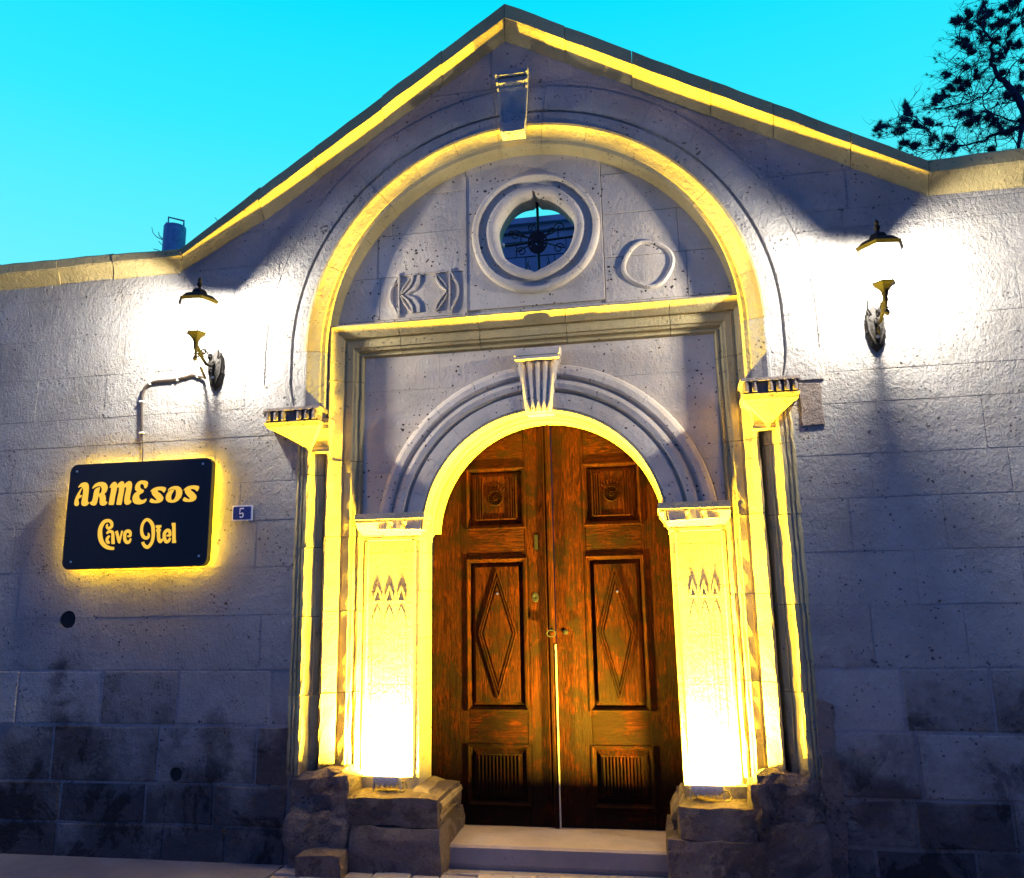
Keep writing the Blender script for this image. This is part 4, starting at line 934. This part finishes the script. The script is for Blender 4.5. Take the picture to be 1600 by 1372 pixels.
for side_ in (-1, 1):
    leaf = empty('door_leaf', (0, YD, 0)); leaf.parent = fac
    if side_ < 0: X0, X1, P0, P1 = -.84, .044, -.560, -.150
    else: X0, X1, P0, P1 = .052, .875, .272, .655
    pz = [(.140, .505), (.735, 1.738), (1.960, 2.378)]
    rail_prism(leaf, 'backing_board', X0, X1, .008, 2.72, YD+.024, YD+.045, M_woodv, 0)
    # stiles
    rail_prism(leaf, 'outer_stile', X0 if side_ < 0 else P1, P0 if side_ < 0 else X1, .008, 2.72, YD, YD+.0235, M_woodv)
    rail_prism(leaf, 'inner_stile', P1 if side_ < 0 else X0, X1 if side_ < 0 else P0, .008, 2.72, YD-.001, YD+.0235, M_woodv)
    ra = [(.008, pz[0][0]), (pz[0][1], pz[1][0]), (pz[1][1], pz[2][0]), (pz[2][1], 2.72)]
    for z0, z1 in ra: rail_prism(leaf, 'rail', P0+.0012, P1-.0012, z0, z1, YD+.002, YD+.0235, M_woodh)
    # panels
    for i, (z0, z1) in enumerate(pz):
        pn = empty('door_panel', ((P0+P1)/2, 0, (z0+z1)/2)); pn.parent = leaf
        # at the top panel the arch trims the outer corner, so the moulding stays just inside it
        bm = bmesh.new(); panel_frame(bm, P0, P1, z0, z1, mould)
        m4 = .052
        F = [(P0+m4, z0+m4), (P1-m4, z0+m4), (P1-m4, z1-m4), (P0+m4, z1-m4)]
        loft(bm, [[(a, YD+y, b) for a, b in [(F[0][0]-d, F[0][1]-d), (F[1][0]+d, F[1][1]-d), (F[2][0]+d, F[2][1]+d), (F[3][0]-d, F[3][1]+d)]] for d, y in ((.028,.023),(.004,.010),(0,.004))], True, True)
        cxp, czp = (P0+P1)/2, (z0+z1)/2
        yb = YD+.004
        def reed(x, za, zb, w=.009, h=.009):
            loft(bm, [[(x-w/2, yb+.001, z), (x-w/4, yb-h, z), (x+w/4, yb-h, z), (x+w/2, yb+.001, z)] for z in (za, zb)])
        if i == 0:
            nr = 12
            for k in range(nr): reed(P0+m4+.018+(P1-P0-2*m4-.036)*k/(nr-1), z0+m4+.015, z1-m4-.012, .012, .011)
        elif i == 2:
            for k in range(4):
                reed(P0+m4+.008+.0165*k, z0+m4+.012, z1-m4-.010, .009); reed(P1-m4-.008-.0165*k, z0+m4+.012, z1-m4-.010, .009)
            loft(bm, [[(P0+m4+.01, yb+.001, z0+m4+.002), (P0+m4+.01, yb-.010, z0+m4+.008), (P0+m4+.01, yb+.001, z0+m4+.014)], [(P1-m4-.01, yb+.001, z0+m4+.002), (P1-m4-.01, yb-.010, z0+m4+.008), (P1-m4-.01, yb+.001, z0+m4+.014)]])
            for k in range(-3, 4):         # fan above the rosette
                a = pi/2+k*.26
                ribbon(bm, [(cxp+.072*cos(a), czp+.072*sin(a)), (cxp+(.105-abs(k)*.004)*cos(a), czp+(.105-abs(k)*.004)*sin(a))], [.006, .016], yb-.006, yb+.001)
        else:
            hw, hh = (P1-P0)/2-m4-.022, (z1-z0)/2-m4-.02
            for s_, q_ in ((1, 0), (.88, .0)):
                D = [(cxp, czp+hh*s_), (cxp+hw*s_, czp), (cxp, czp-hh*s_), (cxp-hw*s_, czp)]
                for k in range(4):
                    a, b = D[k], D[(k+1) % 4]
                    ribbon(bm, [a, b], .010, yb-.010+.001*(k % 2), yb+.001)
            # raised lozenge field
            loft(bm, [[(cxp+hw*.80*s_, y, czp), (cxp, y, czp+hh*.80*s_), (cxp-hw*.80*s_, y, czp), (cxp, y, czp-hh*.80*s_)] for s_, y in ((1, yb+.001), (.93, yb-.007))])
        mesh_obj('panel_field', bm, M_woodv, pn) if False else mesh_obj('panel_board', bm, M_woodv, leaf)
        bpy.data.objects.remove(pn)
        if i == 2:
            bm = bmesh.new()
            n = 24
            lathe(bm, [(.058, 0), (.058, .008), (.050, .014), (.044, .006), (.036, .006)], 0, 0, n)
            lathe(bm, [(.020, .0), (.020, .012), (.014, .016), (.008, .008), (.004, .014), (0, .015)], 0, 0, 16)
            for k in range(14):
                a = 2*pi*k/14
                c0 = Vector((cos(a), sin(a), 0)); t0 = Vector((-sin(a), cos(a), 0))
                loft(bm, [[c0*r-t0*w+Vector((0,0,0)), c0*r+Vector((0,0,h)), c0*r+t0*w] for r, w, h in ((.020, .003, .010), (.032, .0062, .015), (.043, .006, .012), (.047, .003, .004))])
            for v in bm.verts: v.co = Vector((cxp+v.co.x, yb-v.co.z, czp+v.co.y))
            mesh_obj('rosette', bm, M_woodd, leaf, smooth=False)
        # two nail heads
        if i == 1:
            for nx in (0,):
                bm = bmesh.new(); lathe(bm, [(.009, 0), (.008, .004), (0, .006)], 0, 0, 8)
                for v in bm.verts: v.co = Vector((cxp+v.co.x+(.004 if side_ < 0 else .012), yb-.008-v.co.z, czp+hh*.62+v.co.y))
                mesh_obj('nail_head', bm, M_screw, leaf)
    if side_ < 0:
        # moulded cover strip on the meeting edge
        bm = bmesh.new(); prof = [(-.034, YD-.0012), (-.034, YD-.014), (-.026, YD-.020), (-.018, YD-.014), (-.014, YD-.014), (-.010, YD-.030), (.004, YD-.036), (.018, YD-.030), (.022, YD-.014), (.022, YD-.0012)]
        loft(bm, [[(.024+a, y, z) for a, y in prof] for z in (.012, .8, 1.6, 2.69)])
        mesh_obj('cover_strip', bm, M_woodv, leaf)
        bm = bmesh.new(); box(bm, -.082, -.058, YD-.006, YD-.0015, 1.80, 1.90); 
        mesh_obj('lock_plate', bm, M_iron, leaf)
        bm = bmesh.new(); lathe(bm, [(.024, 0), (.022, .003), (.010, .003), (.008, .001)], 0, 0, 12)
        for v in bm.verts: v.co = Vector((-.085+v.co.x, YD-.0015-v.co.z, 1.475+v.co.y*1.4))
        mesh_obj('keyhole_plate', bm, M_black, leaf)
        # ring knocker
        bm = bmesh.new(); tube(bm, [(.024+.030*cos(a), YD-.046, 1.235+.022*sin(a)) for a in [2*pi*k/16 for k in range(17)]], .005, 5)
        lathe(bm, [(.016, -.03), (.014, .0), (0, .004)], 0, 0, 10)
        for v in bm.verts[-30:]: v.co = Vector((.024+v.co.x, YD-.040-v.co.z, 1.255+v.co.y))
        mesh_obj('ring_knocker', bm, M_black, leaf)
    else:
        bm = bmesh.new(); lathe(bm, [(.018, 0), (.016, .006), (0, .009)], 0, 0, 10)
        for v in bm.verts: v.co = Vector((.115+v.co.x, YD-.0015-v.co.z, 1.24+v.co.y))
        mesh_obj('boss', bm, M_black, leaf)
        bm = bmesh.new(); box(bm, .0465, .0510, YD-.038, YD+.0, .010, 1.16); mesh_obj('gap_light_strip', bm, M_pale, leaf)  # pale strip stands in for light through the gap between the leaves

# ------------------------------------------------------------------ courtyard building seen through the round window
cb = empty('courtyard_building', (0, 6, GZ)); tag(cb, 'blue-grey stone courtyard building glimpsed through the round window behind the grille', 'building')
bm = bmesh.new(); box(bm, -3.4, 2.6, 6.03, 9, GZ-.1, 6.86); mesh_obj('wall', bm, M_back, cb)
random.seed(31)
zz = 5.4
while zz < 6.82:
    z1 = min(6.85, zz+random.uniform(.24, .3)); x = -3.4
    while x < 2.58:
        x1 = min(2.6, x+random.uniform(.4, .75))
        bm = bmesh.new(); prism(bm, [(x+.008, zz+.008), (x1-.008, zz+.008), (x1-.008, z1-.008), (x+.008, z1-.008)], 6.0+random.uniform(-.006, .006), 6.032, .006)
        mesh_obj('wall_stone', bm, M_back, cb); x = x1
    zz = z1
for z0, z1, y0 in ((6.86, 6.95, 5.94), (6.95, 7.04, 5.86), (5.32, 5.395, 5.95)):
    bm = bmesh.new(); box(bm, -3.45, 2.65, y0, 9.0 if z0 > 6 else 6.02, z0+.001, z1); mesh_obj('cornice', bm, M_back, cb)

# flue on the flat roof
fl = empty('flue_pipe', (-3.69, 1.5, 3.70)); tag(fl, 'short blue-grey flue pipe with a bent wire handle behind the left parapet', 'flue')
bm = bmesh.new(); lathe(bm, [(.10, 3.702), (.103, 4.9), (.103, 5.062), (.099, 5.072), (.088, 5.074), (.088, 4.9)], -3.69, 1.5, 24); mesh_obj('pipe', bm, M_pipe, fl, smooth=True)
bm = bmesh.new(); tube(bm, [(-3.765, 1.5, 5.06), (-3.768, 1.5, 5.185), (-3.60, 1.5, 5.128), (-3.598, 1.5, 5.06)], .009, 6); mesh_obj('wire_handle', bm, M_pipe, fl)
bm = bmesh.new(); tube(bm, [(-3.772, 1.49, 5.07), (-3.772, 1.49, 5.12)], .016, 8); mesh_obj('bolt', bm, M_screw, fl)
tw = empty('dry_shrub', (-3.9, 1.9, 3.70)); tag(tw, 'thin bare arching twigs of a dry shrub just left of the flue pipe', 'shrub')
for P in ([(-3.87,3.71),(-3.86,4.6),(-3.87,5.0),(-3.967,5.05),(-4.018,5.079),(-4.063,5.131),(-4.078,5.187)], [(-3.87,4.8),(-3.90,4.96),(-3.94,4.976),(-3.993,5.029)], [(-3.86,4.9),(-3.93,5.03),(-3.99,5.09),(-4.0,5.13)], [(-3.86,4.6),(-3.98,4.93),(-4.04,4.95)], [(-3.6,3.71),(-3.555,4.93),(-3.546,5.036)], [(-3.555,4.9),(-3.53,4.99)], [(-3.6,4.4),(-3.31,5.0),(-3.355,5.163),(-3.399,5.221)]):
    bm = bmesh.new(); tube(bm, [(x*1.02+.06, 1.72, z+.03) for x, z in P], [.007*(1-.7*i/len(P)) for i in range(len(P))], 5); mesh_obj('twig', bm, M_pipe, tw)

# ------------------------------------------------------------------ lanterns
def lantern(mx, mz, label):
    """mx, mz: centre of the wall plate"""
    o = empty('wall_lantern', (mx, 0, mz)); tag(o, label, 'lantern', 'cast lanterns on the facade wall')
    yl = -.285; zc = mz+.10              # lamp axis, bottom of the cup
    n = 6; rot = radians(8)
    # leaf-shaped back plate
    bm = bmesh.new()
    pl_ = [(0,-.155),(.016,-.135),(.036,-.115),(.050,-.07),(.052,-.04),(.060,-.03),(.056,.0),(.058,.03),(.048,.06),(.052,.085),(.036,.115),(.020,.13),(.0,.15),(-.020,.13),(-.036,.115),(-.052,.085),(-.048,.06),(-.058,.03),(-.056,.0),(-.060,-.03),(-.052,-.04),(-.050,-.07),(-.036,-.115),(-.016,-.135)]
    loft(bm, [[(mx+a*k, y, mz-.02+b*k) for a, b in pl_] for k, y in ((1,-.006),(.98,-.022),(.72,-.040),(.40,-.052))])
    mesh_obj('back_plate', bm, M_iron, o)
    for s in (-1, 1):
        bm = bmesh.new(); ribbon(bm, [(mx+s*.038, mz+.10), (mx+s*.046, mz+.03), (mx+s*.040, mz-.05), (mx+s*.012, mz-.13)], [.012,.018,.018,.008], -.046, -.020); mesh_obj('leaf_vein', bm, M_iron, o)
    bm = bmesh.new(); lathe(bm, [(.010, 0), (.009, .006), (0, .008)], 0, 0, 10)
    for v in bm.verts: v.co = Vector((mx+v.co.x, -.052-v.co.z, mz-.085+v.co.y))
    mesh_obj('screw', bm, M_screw, o)
    # S-arm and its scrolls
    bm = bmesh.new()
    tube(bm, [(mx, -.04, mz+.03), (mx, -.09, mz-.01), (mx, -.15, mz-.015), (mx, -.21, mz+.02), (mx, -.25, mz+.065), (mx, yl, mz+.085)], [.014,.013,.012,.012,.012,.014], 8)
    mesh_obj('arm', bm, M_iron, o)
    for cy0, cz0_, r0, fl_ in ((-.10, mz+.055, .040, 1), (-.185, mz+.058, .030, -1), (-.08, mz-.055, .030, -1), (-.255, mz+.02, .024, 1)):
        bm = bmesh.new(); pts = []
        for k in range(18):
            t = k/17; r = r0*(1-.8*t); a = fl_*(2.5*pi*t)+pi/2*fl_
            pts.append((mx, cy0+r*cos(a), cz0_+r*sin(a)))
        tube(bm, pts, .006, 6); mesh_obj('scroll', bm, M_iron, o)
    for s in (-1, 1):
        bm = bmesh.new(); tube(bm, [(mx+s*.02, -.04, mz+.06), (mx+s*.045, -.07, mz+.09), (mx+s*.050, -.10, mz+.13), (mx+s*.040, -.11, mz+.15)], [.006,.006,.005,.003], 6); mesh_obj('tendril', bm, M_iron, o)
    # drop finial under the cup
    bm = bmesh.new(); lathe(bm, [(.002, zc-.135), (.012, zc-.128), (.017, zc-.115), (.012, zc-.100), (.006, zc-.092), (.011, zc-.082), (.006, zc-.072), (.010, zc-.055), (.016, zc-.040), (.014, zc-.02), (.020, zc)], mx, yl, 14); mesh_obj('drop_finial', bm, M_iron, o, smooth=True)
    bm = bmesh.new(); lathe(bm, [(.018, zc-.006), (.022, zc+.010), (.030, zc+.026), (.048, zc+.046), (.068, zc+.060), (.070, zc+.066), (.062, zc+.068)], mx, yl, n, rot); mesh_obj('bottom_cup', bm, M_iron, o)
    # six tapered panes in corner bars
    zb, zt, rb, rt = zc+.068, zc+.268, .060, .102
    for k in range(n):
        a0, a1 = rot+2*pi*k/n, rot+2*pi*(k+1)/n
        bm = bmesh.new(); q = []
        for r, z in ((rb, zb), (rb+(rt-rb)*.55, zb+(zt-zb)*.5), (rt, zt)):
            q.append([(mx+r*cos(a0)*.985, yl+r*sin(a0)*.985, z), (mx+r*cos(a1)*.985, yl+r*sin(a1)*.985, z)])
        loft(bm, q, False, False); mesh_obj('pane', bm, M_glass, o)
        bm = bmesh.new(); tube(bm, [(mx+rb*cos(a0), yl+rb*sin(a0), zb), (mx+(rb+(rt-rb)*.55)*cos(a0), yl+(rb+(rt-rb)*.55)*sin(a0), zb+(zt-zb)*.5), (mx+rt*cos(a0), yl+rt*sin(a0), zt)], .0035, 5); mesh_obj('corner_bar', bm, M_iron, o)
    # cap: flared rim, two ogee tiers, finial
    bm = bmesh.new(); lathe(bm, [(.104, zt-.004), (.128, zt+.004), (.142, zt+.022), (.132, zt+.026), (.118, zt+.040), (.098, zt+.058), (.072, zt+.070), (.056, zt+.074), (.054, zt+.086), (.044, zt+.102), (.028, zt+.112), (.014, zt+.118)], mx, yl, n, rot); mesh_obj('cap', bm, M_iron, o)
    bm = bmesh.new(); lathe(bm, [(.104, zt-.0045), (.05, zt-.003), (.001, zt-.003)], mx, yl, n, rot); mesh_obj('cap_underside', bm, M_clip, o)
    bm = bmesh.new(); lathe(bm, [(.014, zt+.118), (.009, zt+.128), (.014, zt+.136), (.018, zt+.150), (.014, zt+.160), (.009, zt+.166), (.013, zt+.176), (.010, zt+.190), (.003, zt+.200)], mx, yl, 12); mesh_obj('top_finial', bm, M_iron, o, smooth=True)
    # bulb and its light
    bm = bmesh.new(); lathe(bm, [(.008, zb+.005), (.014, zb+.03), (.026, zb+.055), (.026, zb+.085), (.012, zb+.108), (0, zb+.112)], mx, yl, 12)
    mesh_obj('bulb', bm, plain('lit_bulb_glass', (.9,.9,.85), .2, emis=(1,.95,.84), estr=8) if 'lit_bulb_glass' not in bpy.data.materials else bpy.data.materials['lit_bulb_glass'], o, smooth=True)
    ld = bpy.data.lights.new('lantern_light', 'POINT'); ld.energy = LANTERN_W; ld.color = (1, .93, .80); ld.shadow_soft_size = .045
    lo = bpy.data.objects.new('lantern_light', ld); link(lo, o); lo.location = (0, yl, zb+.125-mz)
LANTERN_W = 320
lantern(-2.257, 3.115, 'cast metal wall lantern above the black sign, a dark cable running down from it')
lantern(2.145, 3.075, 'cast metal wall lantern on the right wall, with no cable hanging from it')

# cable from the left lantern to the sign
cab = empty('power_cable', (-2.6, -.02, 2.9)); tag(cab, 'dark cable clipped to the wall, bending from the left lantern down to the black sign', 'cable')
cp = [(-2.262,-.20,3.06),(-2.30,-.08,3.02),(-2.345,-.025,3.045),(-2.38,-.016,3.055),(-2.44,-.014,3.072),(-2.52,-.014,3.055),(-2.60,-.014,3.045),(-2.70,-.014,3.045),(-2.775,-.014,3.035),(-2.812,-.014,3.00),(-2.826,-.014,2.95),(-2.822,-.014,2.85),(-2.812,-.014,2.72),(-2.806,-.014,2.64)]
bm = bmesh.new(); tube(bm, cp, .0095, 7); mesh_obj('sleeve', bm, M_cable, cab, smooth=True)
bm = bmesh.new(); tube(bm, [(-2.806,-.012,2.65),(-2.79,-.012,2.55),(-2.772,-.03,2.44)], .0045, 6); mesh_obj('thin_wire', bm, M_cable, cab, smooth=True)
for x, z, v in ((-2.40,3.064,0),(-2.555,3.051,0),(-2.77,3.037,0),(-2.826,2.90,1),(-2.808,2.67,1)):
    bm = bmesh.new()
    if v: box(bm, x-.016, x+.016, -.026, -.001, z-.006, z+.006)
    else: box(bm, x-.006, x+.006, -.026, -.001, z-.016, z+.016)
    bmesh.ops.bevel(bm, geom=bm.edges[:], offset=.002, segments=1, affect='EDGES')
    mesh_obj('clip', bm, M_clip, cab)

# ------------------------------------------------------------------ the lit sign
SX, SZ = -2.745, 2.083
sg = empty('hotel_sign', (SX, -.05, SZ)); tag(sg, 'black rounded rectangular sign with glowing yellow lettering and a yellow halo behind it', 'sign')
def rrect(x0, x1, z0, z1, r, n=6):
    P = []
    for cx, cz, a in ((x1-r, z1-r, 0), (x0+r, z1-r, pi/2), (x0+r, z0+r, pi), (x1-r, z0+r, 3*pi/2)):
        for k in range(n+1): t = a+pi/2*k/n; P.append((cx+r*cos(t), cz+r*sin(t)))
    return P
hw, hh = .545, .366
bm = bmesh.new()
fr = rrect(SX-hw, SX+hw, SZ-hh, SZ+hh, .055)
prism(bm, fr, -.090, -.046, .002); mesh_obj('front_plate', bm, M_sign, sg)
bm = bmesh.new()
prism(bm, rrect(SX-hw+.075, SX+hw-.075, SZ-hh+.075, SZ+hh-.075, .03), -.036, -.030, 0)
led = None
bm.free()
for (x0, x1, z0, z1) in ((SX-hw+.045, SX+hw-.045, SZ-hh+.040, SZ-hh+.052), (SX-hw+.045, SX+hw-.045, SZ+hh-.052, SZ+hh-.040), (SX-hw+.040, SX-hw+.052, SZ-hh+.055, SZ+hh-.055), (SX+hw-.052, SX+hw-.040, SZ-hh+.055, SZ+hh-.055)):
    bm = bmesh.new(); box(bm, x0, x1, -.0455, -.040, z0, z1); mesh_obj('led_strip', bm, M_led, sg)
for sx in (-.3, .3):
    bm = bmesh.new(); box(bm, SX+sx-.02, SX+sx+.02, -.0455, .0, SZ-.2, SZ+.2); mesh_obj('spacer', bm, M_black, sg)
for sx, sz in ((-.49,.315),(.475,.325),(-.475,-.315),(.485,-.30)):
    bm = bmesh.new(); lathe(bm, [(.0085, 0), (.0085, .002), (.004, .004), (0, .004)], 0, 0, 8)
    for v in bm.verts: v.co = Vector((SX+sx+v.co.x, -.0905-v.co.z, SZ+sz+v.co.y))
    mesh_obj('screw', bm, M_screw, sg)
LX, LZ = -2.730, 2.083
for poly in POLYS:
    bm = bmesh.new(); prism(bm, [(LX+a, LZ+b) for a, b in dedupe(poly, .0008)], -.0925, -.0898, .0)
    mesh_obj('letter', bm, M_letter, sg)
def cat_rom(P, k=4):
    out = []
    n = len(P)
    for i in range(n-1):
        p0, p1, p2, p3 = P[max(0, i-1)], P[i], P[i+1], P[min(n-1, i+2)]
        for j in range(k):
            t = j/k
            out.append(tuple(.5*((2*b)+(c-a)*t+(2*a-5*b+4*c-d)*t*t+(-a+3*b-3*c+d)*t**3) for a, b, c, d in zip(p0, p1, p2, p3)))
    out.append(P[-1]); return out
for letter in STROKES:
    bm = bmesh.new()
    for si, st in enumerate(letter):
        P = cat_rom(st) if len(st) > 2 else st
        yy = -.0925-.0003*si
        lo_, hi_ = [], []
        for i, p in enumerate(P):
            a, b = P[max(0, i-1)], P[min(len(P)-1, i+1)]; d = Vector((b[0]-a[0], b[1]-a[1]))
            d = d.normalized() if d.length > 1e-9 else Vector((1, 0)); nn = Vector((-d.y, d.x)); w = max(.001, p[2])/2
            lo_.append((LX+p[0]-nn.x*w, LZ+p[1]-nn.y*w)); hi_.append((LX+p[0]+nn.x*w, LZ+p[1]+nn.y*w))
        for i in range(len(P)-1):
            q = [lo_[i], lo_[i+1], hi_[i+1], hi_[i]]
            try: bm.faces.new([bm.verts.new((a, yy, b)) for a, b in q])
            except ValueError: pass
        rim = lo_+hi_[::-1]
        for i in range(len(rim)):
            a, b = rim[i], rim[(i+1) % len(rim)]
            bm.faces.new([bm.verts.new(c) for c in ((a[0], yy, a[1]), (b[0], yy, b[1]), (b[0], -.0898, b[1]), (a[0], -.0898, a[1]))])
    bmesh.ops.remove_doubles(bm, verts=bm.verts[:], dist=.00005)
    mesh_obj('letter', bm, M_letter, sg)

# house number
hn = empty('house_number_plate', (-2.004, -.01, 2.069)); tag(hn, 'small blue enamel house number plate reading 5, beside the black sign', 'number plate')
bm = bmesh.new(); prism(bm, rrect(-2.078, -1.930, 2.016, 2.122, .008, 3), -.016, -.005, .001); mesh_obj('rim', bm, M_white, hn)
bm = bmesh.new(); prism(bm, rrect(-2.069, -1.939, 2.025, 2.113, .010, 4), -.0185, -.0155, .0005); mesh_obj('enamel_field', bm, M_enamel, hn)
bm = bmesh.new()
d5 = [(.016,.030),(-.013,.030),(-.013,.022),(-.0155,-.001),(-.008,.003),(.003,.006),(.012,.003),(.017,-.006),(.016,-.018),(.009,-.027),(-.004,-.030),(-.017,-.026),(-.017,-.018),(-.006,-.0215),(.003,-.020),(.008,-.014),(.008,-.006),(.003,-.001),(-.005,-.002),(-.0165,-.007),(-.0215,-.005),(-.0195,.030),(-.0195,.038),(.016,.038)]
prism(bm, [(-2.004+a*.85, 2.066+b) for a, b in dedupe(d5, .0002)], -.0205, -.0184, 0); mesh_obj('numeral', bm, M_white, hn)

# ------------------------------------------------------------------ floodlights at the feet of the pilasters
def floodlight(x, z, w, label, power):
    o = empty('floodlight', (x, .10, z)); tag(o, label, 'floodlight', 'floodlights lighting the portal')
    yc = .127; h = .048; d = .085; hz = z+.030
    t = radians(16)
    M = Matrix.Translation((x, yc, hz)) @ Matrix.Rotation(-t, 4, 'X')
    bm = bmesh.new()
    loft(bm, [[M @ Vector(p) for p in ((-w/2*k, -d/2*k2, zz), (w/2*k, -d/2*k2, zz), (w/2*k, d/2*k2, zz), (-w/2*k, d/2*k2, zz))] for zz, k, k2 in ((0,.80,.55),(.012,.90,.80),(.030,.98,.96),(h-.004,1,1),(h,.98,.98))])
    mesh_obj('housing', bm, M_alu, o)
    for s in (-1, 1):
        bm = bmesh.new(); box(bm, s*(w/2+.003), s*(w/2+.008), -.012, .012, -.028, .034, Matrix.Translation((x, yc, hz))); mesh_obj('bracket', bm, M_alu, o)
    for k in range(4):
        bm = bmesh.new(); box(bm, -w*.32+k*w*.2, -w*.32+k*w*.2+.006, -d*.36, d*.2, -.010, .010, M); mesh_obj('cooling_fin', bm, M_alu, o)
    bm = bmesh.new(); box(bm, -w/2+.008, w/2-.008, -d/2+.008, d/2-.008, h+.0005, h+.003, M); mesh_obj('glass', bm, M_flglass, o)
    ld = bpy.data.lights.new('flood_beam', 'AREA'); ld.shape = 'RECTANGLE'; ld.size = w-.03; ld.size_y = d-.03
    ld.energy = power; ld.color = FLOOD_C
    lo = bpy.data.objects.new('flood_beam', ld); link(lo, o)
    mw = M @ Matrix.Translation((0, 0, h+.006)) @ Matrix.Rotation(pi, 4, 'X')
    lo.matrix_local = Matrix.Translation((-x, -.10, -z)) @ mw
    bm = bmesh.new(); tube(bm, [(x+w/2-.01, yc+.03, hz+.01), (x+w/2+.03, yc+.02, hz+.02), (x+w/2+.045, yc, hz-.01), (x+w/2+.03, yc-.03, z+.004), (x+w/2-.0, yc-.05, z+.006)], .005, 6); mesh_obj('lead', bm, M_cable, o)
FLOOD_C = (1, .68, .034)
floodlight(-1.0, .295, .165, 'small grey floodlight on the left plinth, shining up the pilaster', 1750)
floodlight(.970, .282, .185, 'grey floodlight on the right plinth with its lit glass and a curling lead', 1750)

# ------------------------------------------------------------------ pine tree beyond the right parapet
random.seed(41)
pt = empty('pine_tree', (6.1, 4, GZ)); tag(pt, 'dark pine with tufted leaning branches beyond the right end of the parapet', 'tree')
bm = bmesh.new()
limbs = []
t0 = LIMBS[0][0]
tube(bm, [(6.1, 4, GZ-.05), (6.0, 4, 2.2), (5.75, 4.02, 4.2), (t0[0]+.12, 4, t0[2]-.5), (t0[0], t0[1], t0[2])], [.16,.13,.10,.065,.048], 9)
for Lb in LIMBS:
    P = [(x, y, z) for x, y, z, r in Lb]; R_ = [max(.003, r) for x, y, z, r in Lb]
    # wobble between the traced joints
    Q, RR = [], []
    for i in range(len(P)-1):
        for j in range(3):
            t = j/3; q = Vector(P[i]).lerp(Vector(P[i+1]), t)
            if j: q += Vector((random.uniform(-1, 1), random.uniform(-1, 1), random.uniform(-1, 1)))*.014
            Q.append(q); RR.append(R_[i]+(R_[i+1]-R_[i])*t)
    Q.append(Vector(P[-1])); RR.append(R_[-1])
    tube(bm, Q, RR, 6); limbs += list(Q)
mesh_obj('trunk', bm, M_bark, pt)
bmT = bmesh.new(); bmN = bmesh.new()
def twig(a, b, r0):
    n = 6; Q = []; sag = random.uniform(-.05, .05)
    side = Vector((random.uniform(-1,1), random.uniform(-1,1), random.uniform(-1,1)))*.05
    for k in range(n+1):
        t = k/n; q = a.lerp(b, t)+Vector((0, 0, sag*sin(pi*t)))+side*sin(pi*t)+Vector((random.uniform(-1,1), random.uniform(-1,1), random.uniform(-1,1)))*.008
        Q.append(q)
    tube(bmT, Q, [r0*(1-.7*k/n) for k in range(n+1)], 4); return Q
def needles(c, d, ln, cnt, w=.0022):
    for _ in range(cnt):
        v = (d+Vector((random.gauss(0,.5), random.gauss(0,.5), random.gauss(0,.5)))).normalized()*ln*random.uniform(.6, 1.1)
        s = v.cross(Vector((random.uniform(-1,1), random.uniform(-1,1), random.uniform(-1,1)))).normalized()*w
        o_ = c+Vector((random.gauss(0,.006), random.gauss(0,.006), random.gauss(0,.006)))
        bmN.faces.new([bmN.verts.new(o_-s), bmN.verts.new(o_+s), bmN.verts.new(o_+v)])
for x, y, z, rx, rz in TUFTS:
    c = Vector((x, y, z)); near = min(limbs, key=lambda q: (q-c).length+(0.4 if q.z > c.z+.25 else 0))
    tw_ = twig(near, c, .007)
    k = max(6, int(900*(rx*rz)**.5*rx))
    nshoot = max(7, int(46*(rx+rz)))
    for s_ in range(nshoot):
        tip = c+Vector((random.gauss(0, rx*.45), random.gauss(0, rx*.45), random.gauss(0, rz*.45)))
        base = tw_[random.randint(3, 6)]
        tube(bmT, [base, base.lerp(tip, .5)+Vector((0,0,-.01)), tip], [.003,.002,.0012], 3)
        d = (tip-base).normalized()*.6+Vector((0, 0, .8))
        for q in range(4):
            needles(base.lerp(tip, .45+.18*q), d, .065, 20, .0030)
# bare drooping twigs that fill the crown with a fine net
for _ in range(400):
    a = random.choice(limbs)
    if a.x > 5.3: continue
    d = Vector((random.uniform(-1, .5), random.uniform(-.8, .8), random.uniform(-.35, .45))).normalized()*random.uniform(.15, .45)
    Q = twig(a, a+d, .0042)
    for q in range(2):
        b = Q[random.randint(2, 5)]
        twig(b, b+(d.normalized()+Vector((random.uniform(-.8,.8), random.uniform(-.8,.8), random.uniform(-.6,.6)))).normalized()*.16, .0026)
    if random.random() < .35: needles(Q[-1], d.normalized()+Vector((0,0,.5)), .045, 26)
mesh_obj('twigs', bmT, M_bark, pt); mesh_obj('crown', bmN, M_needle, pt)
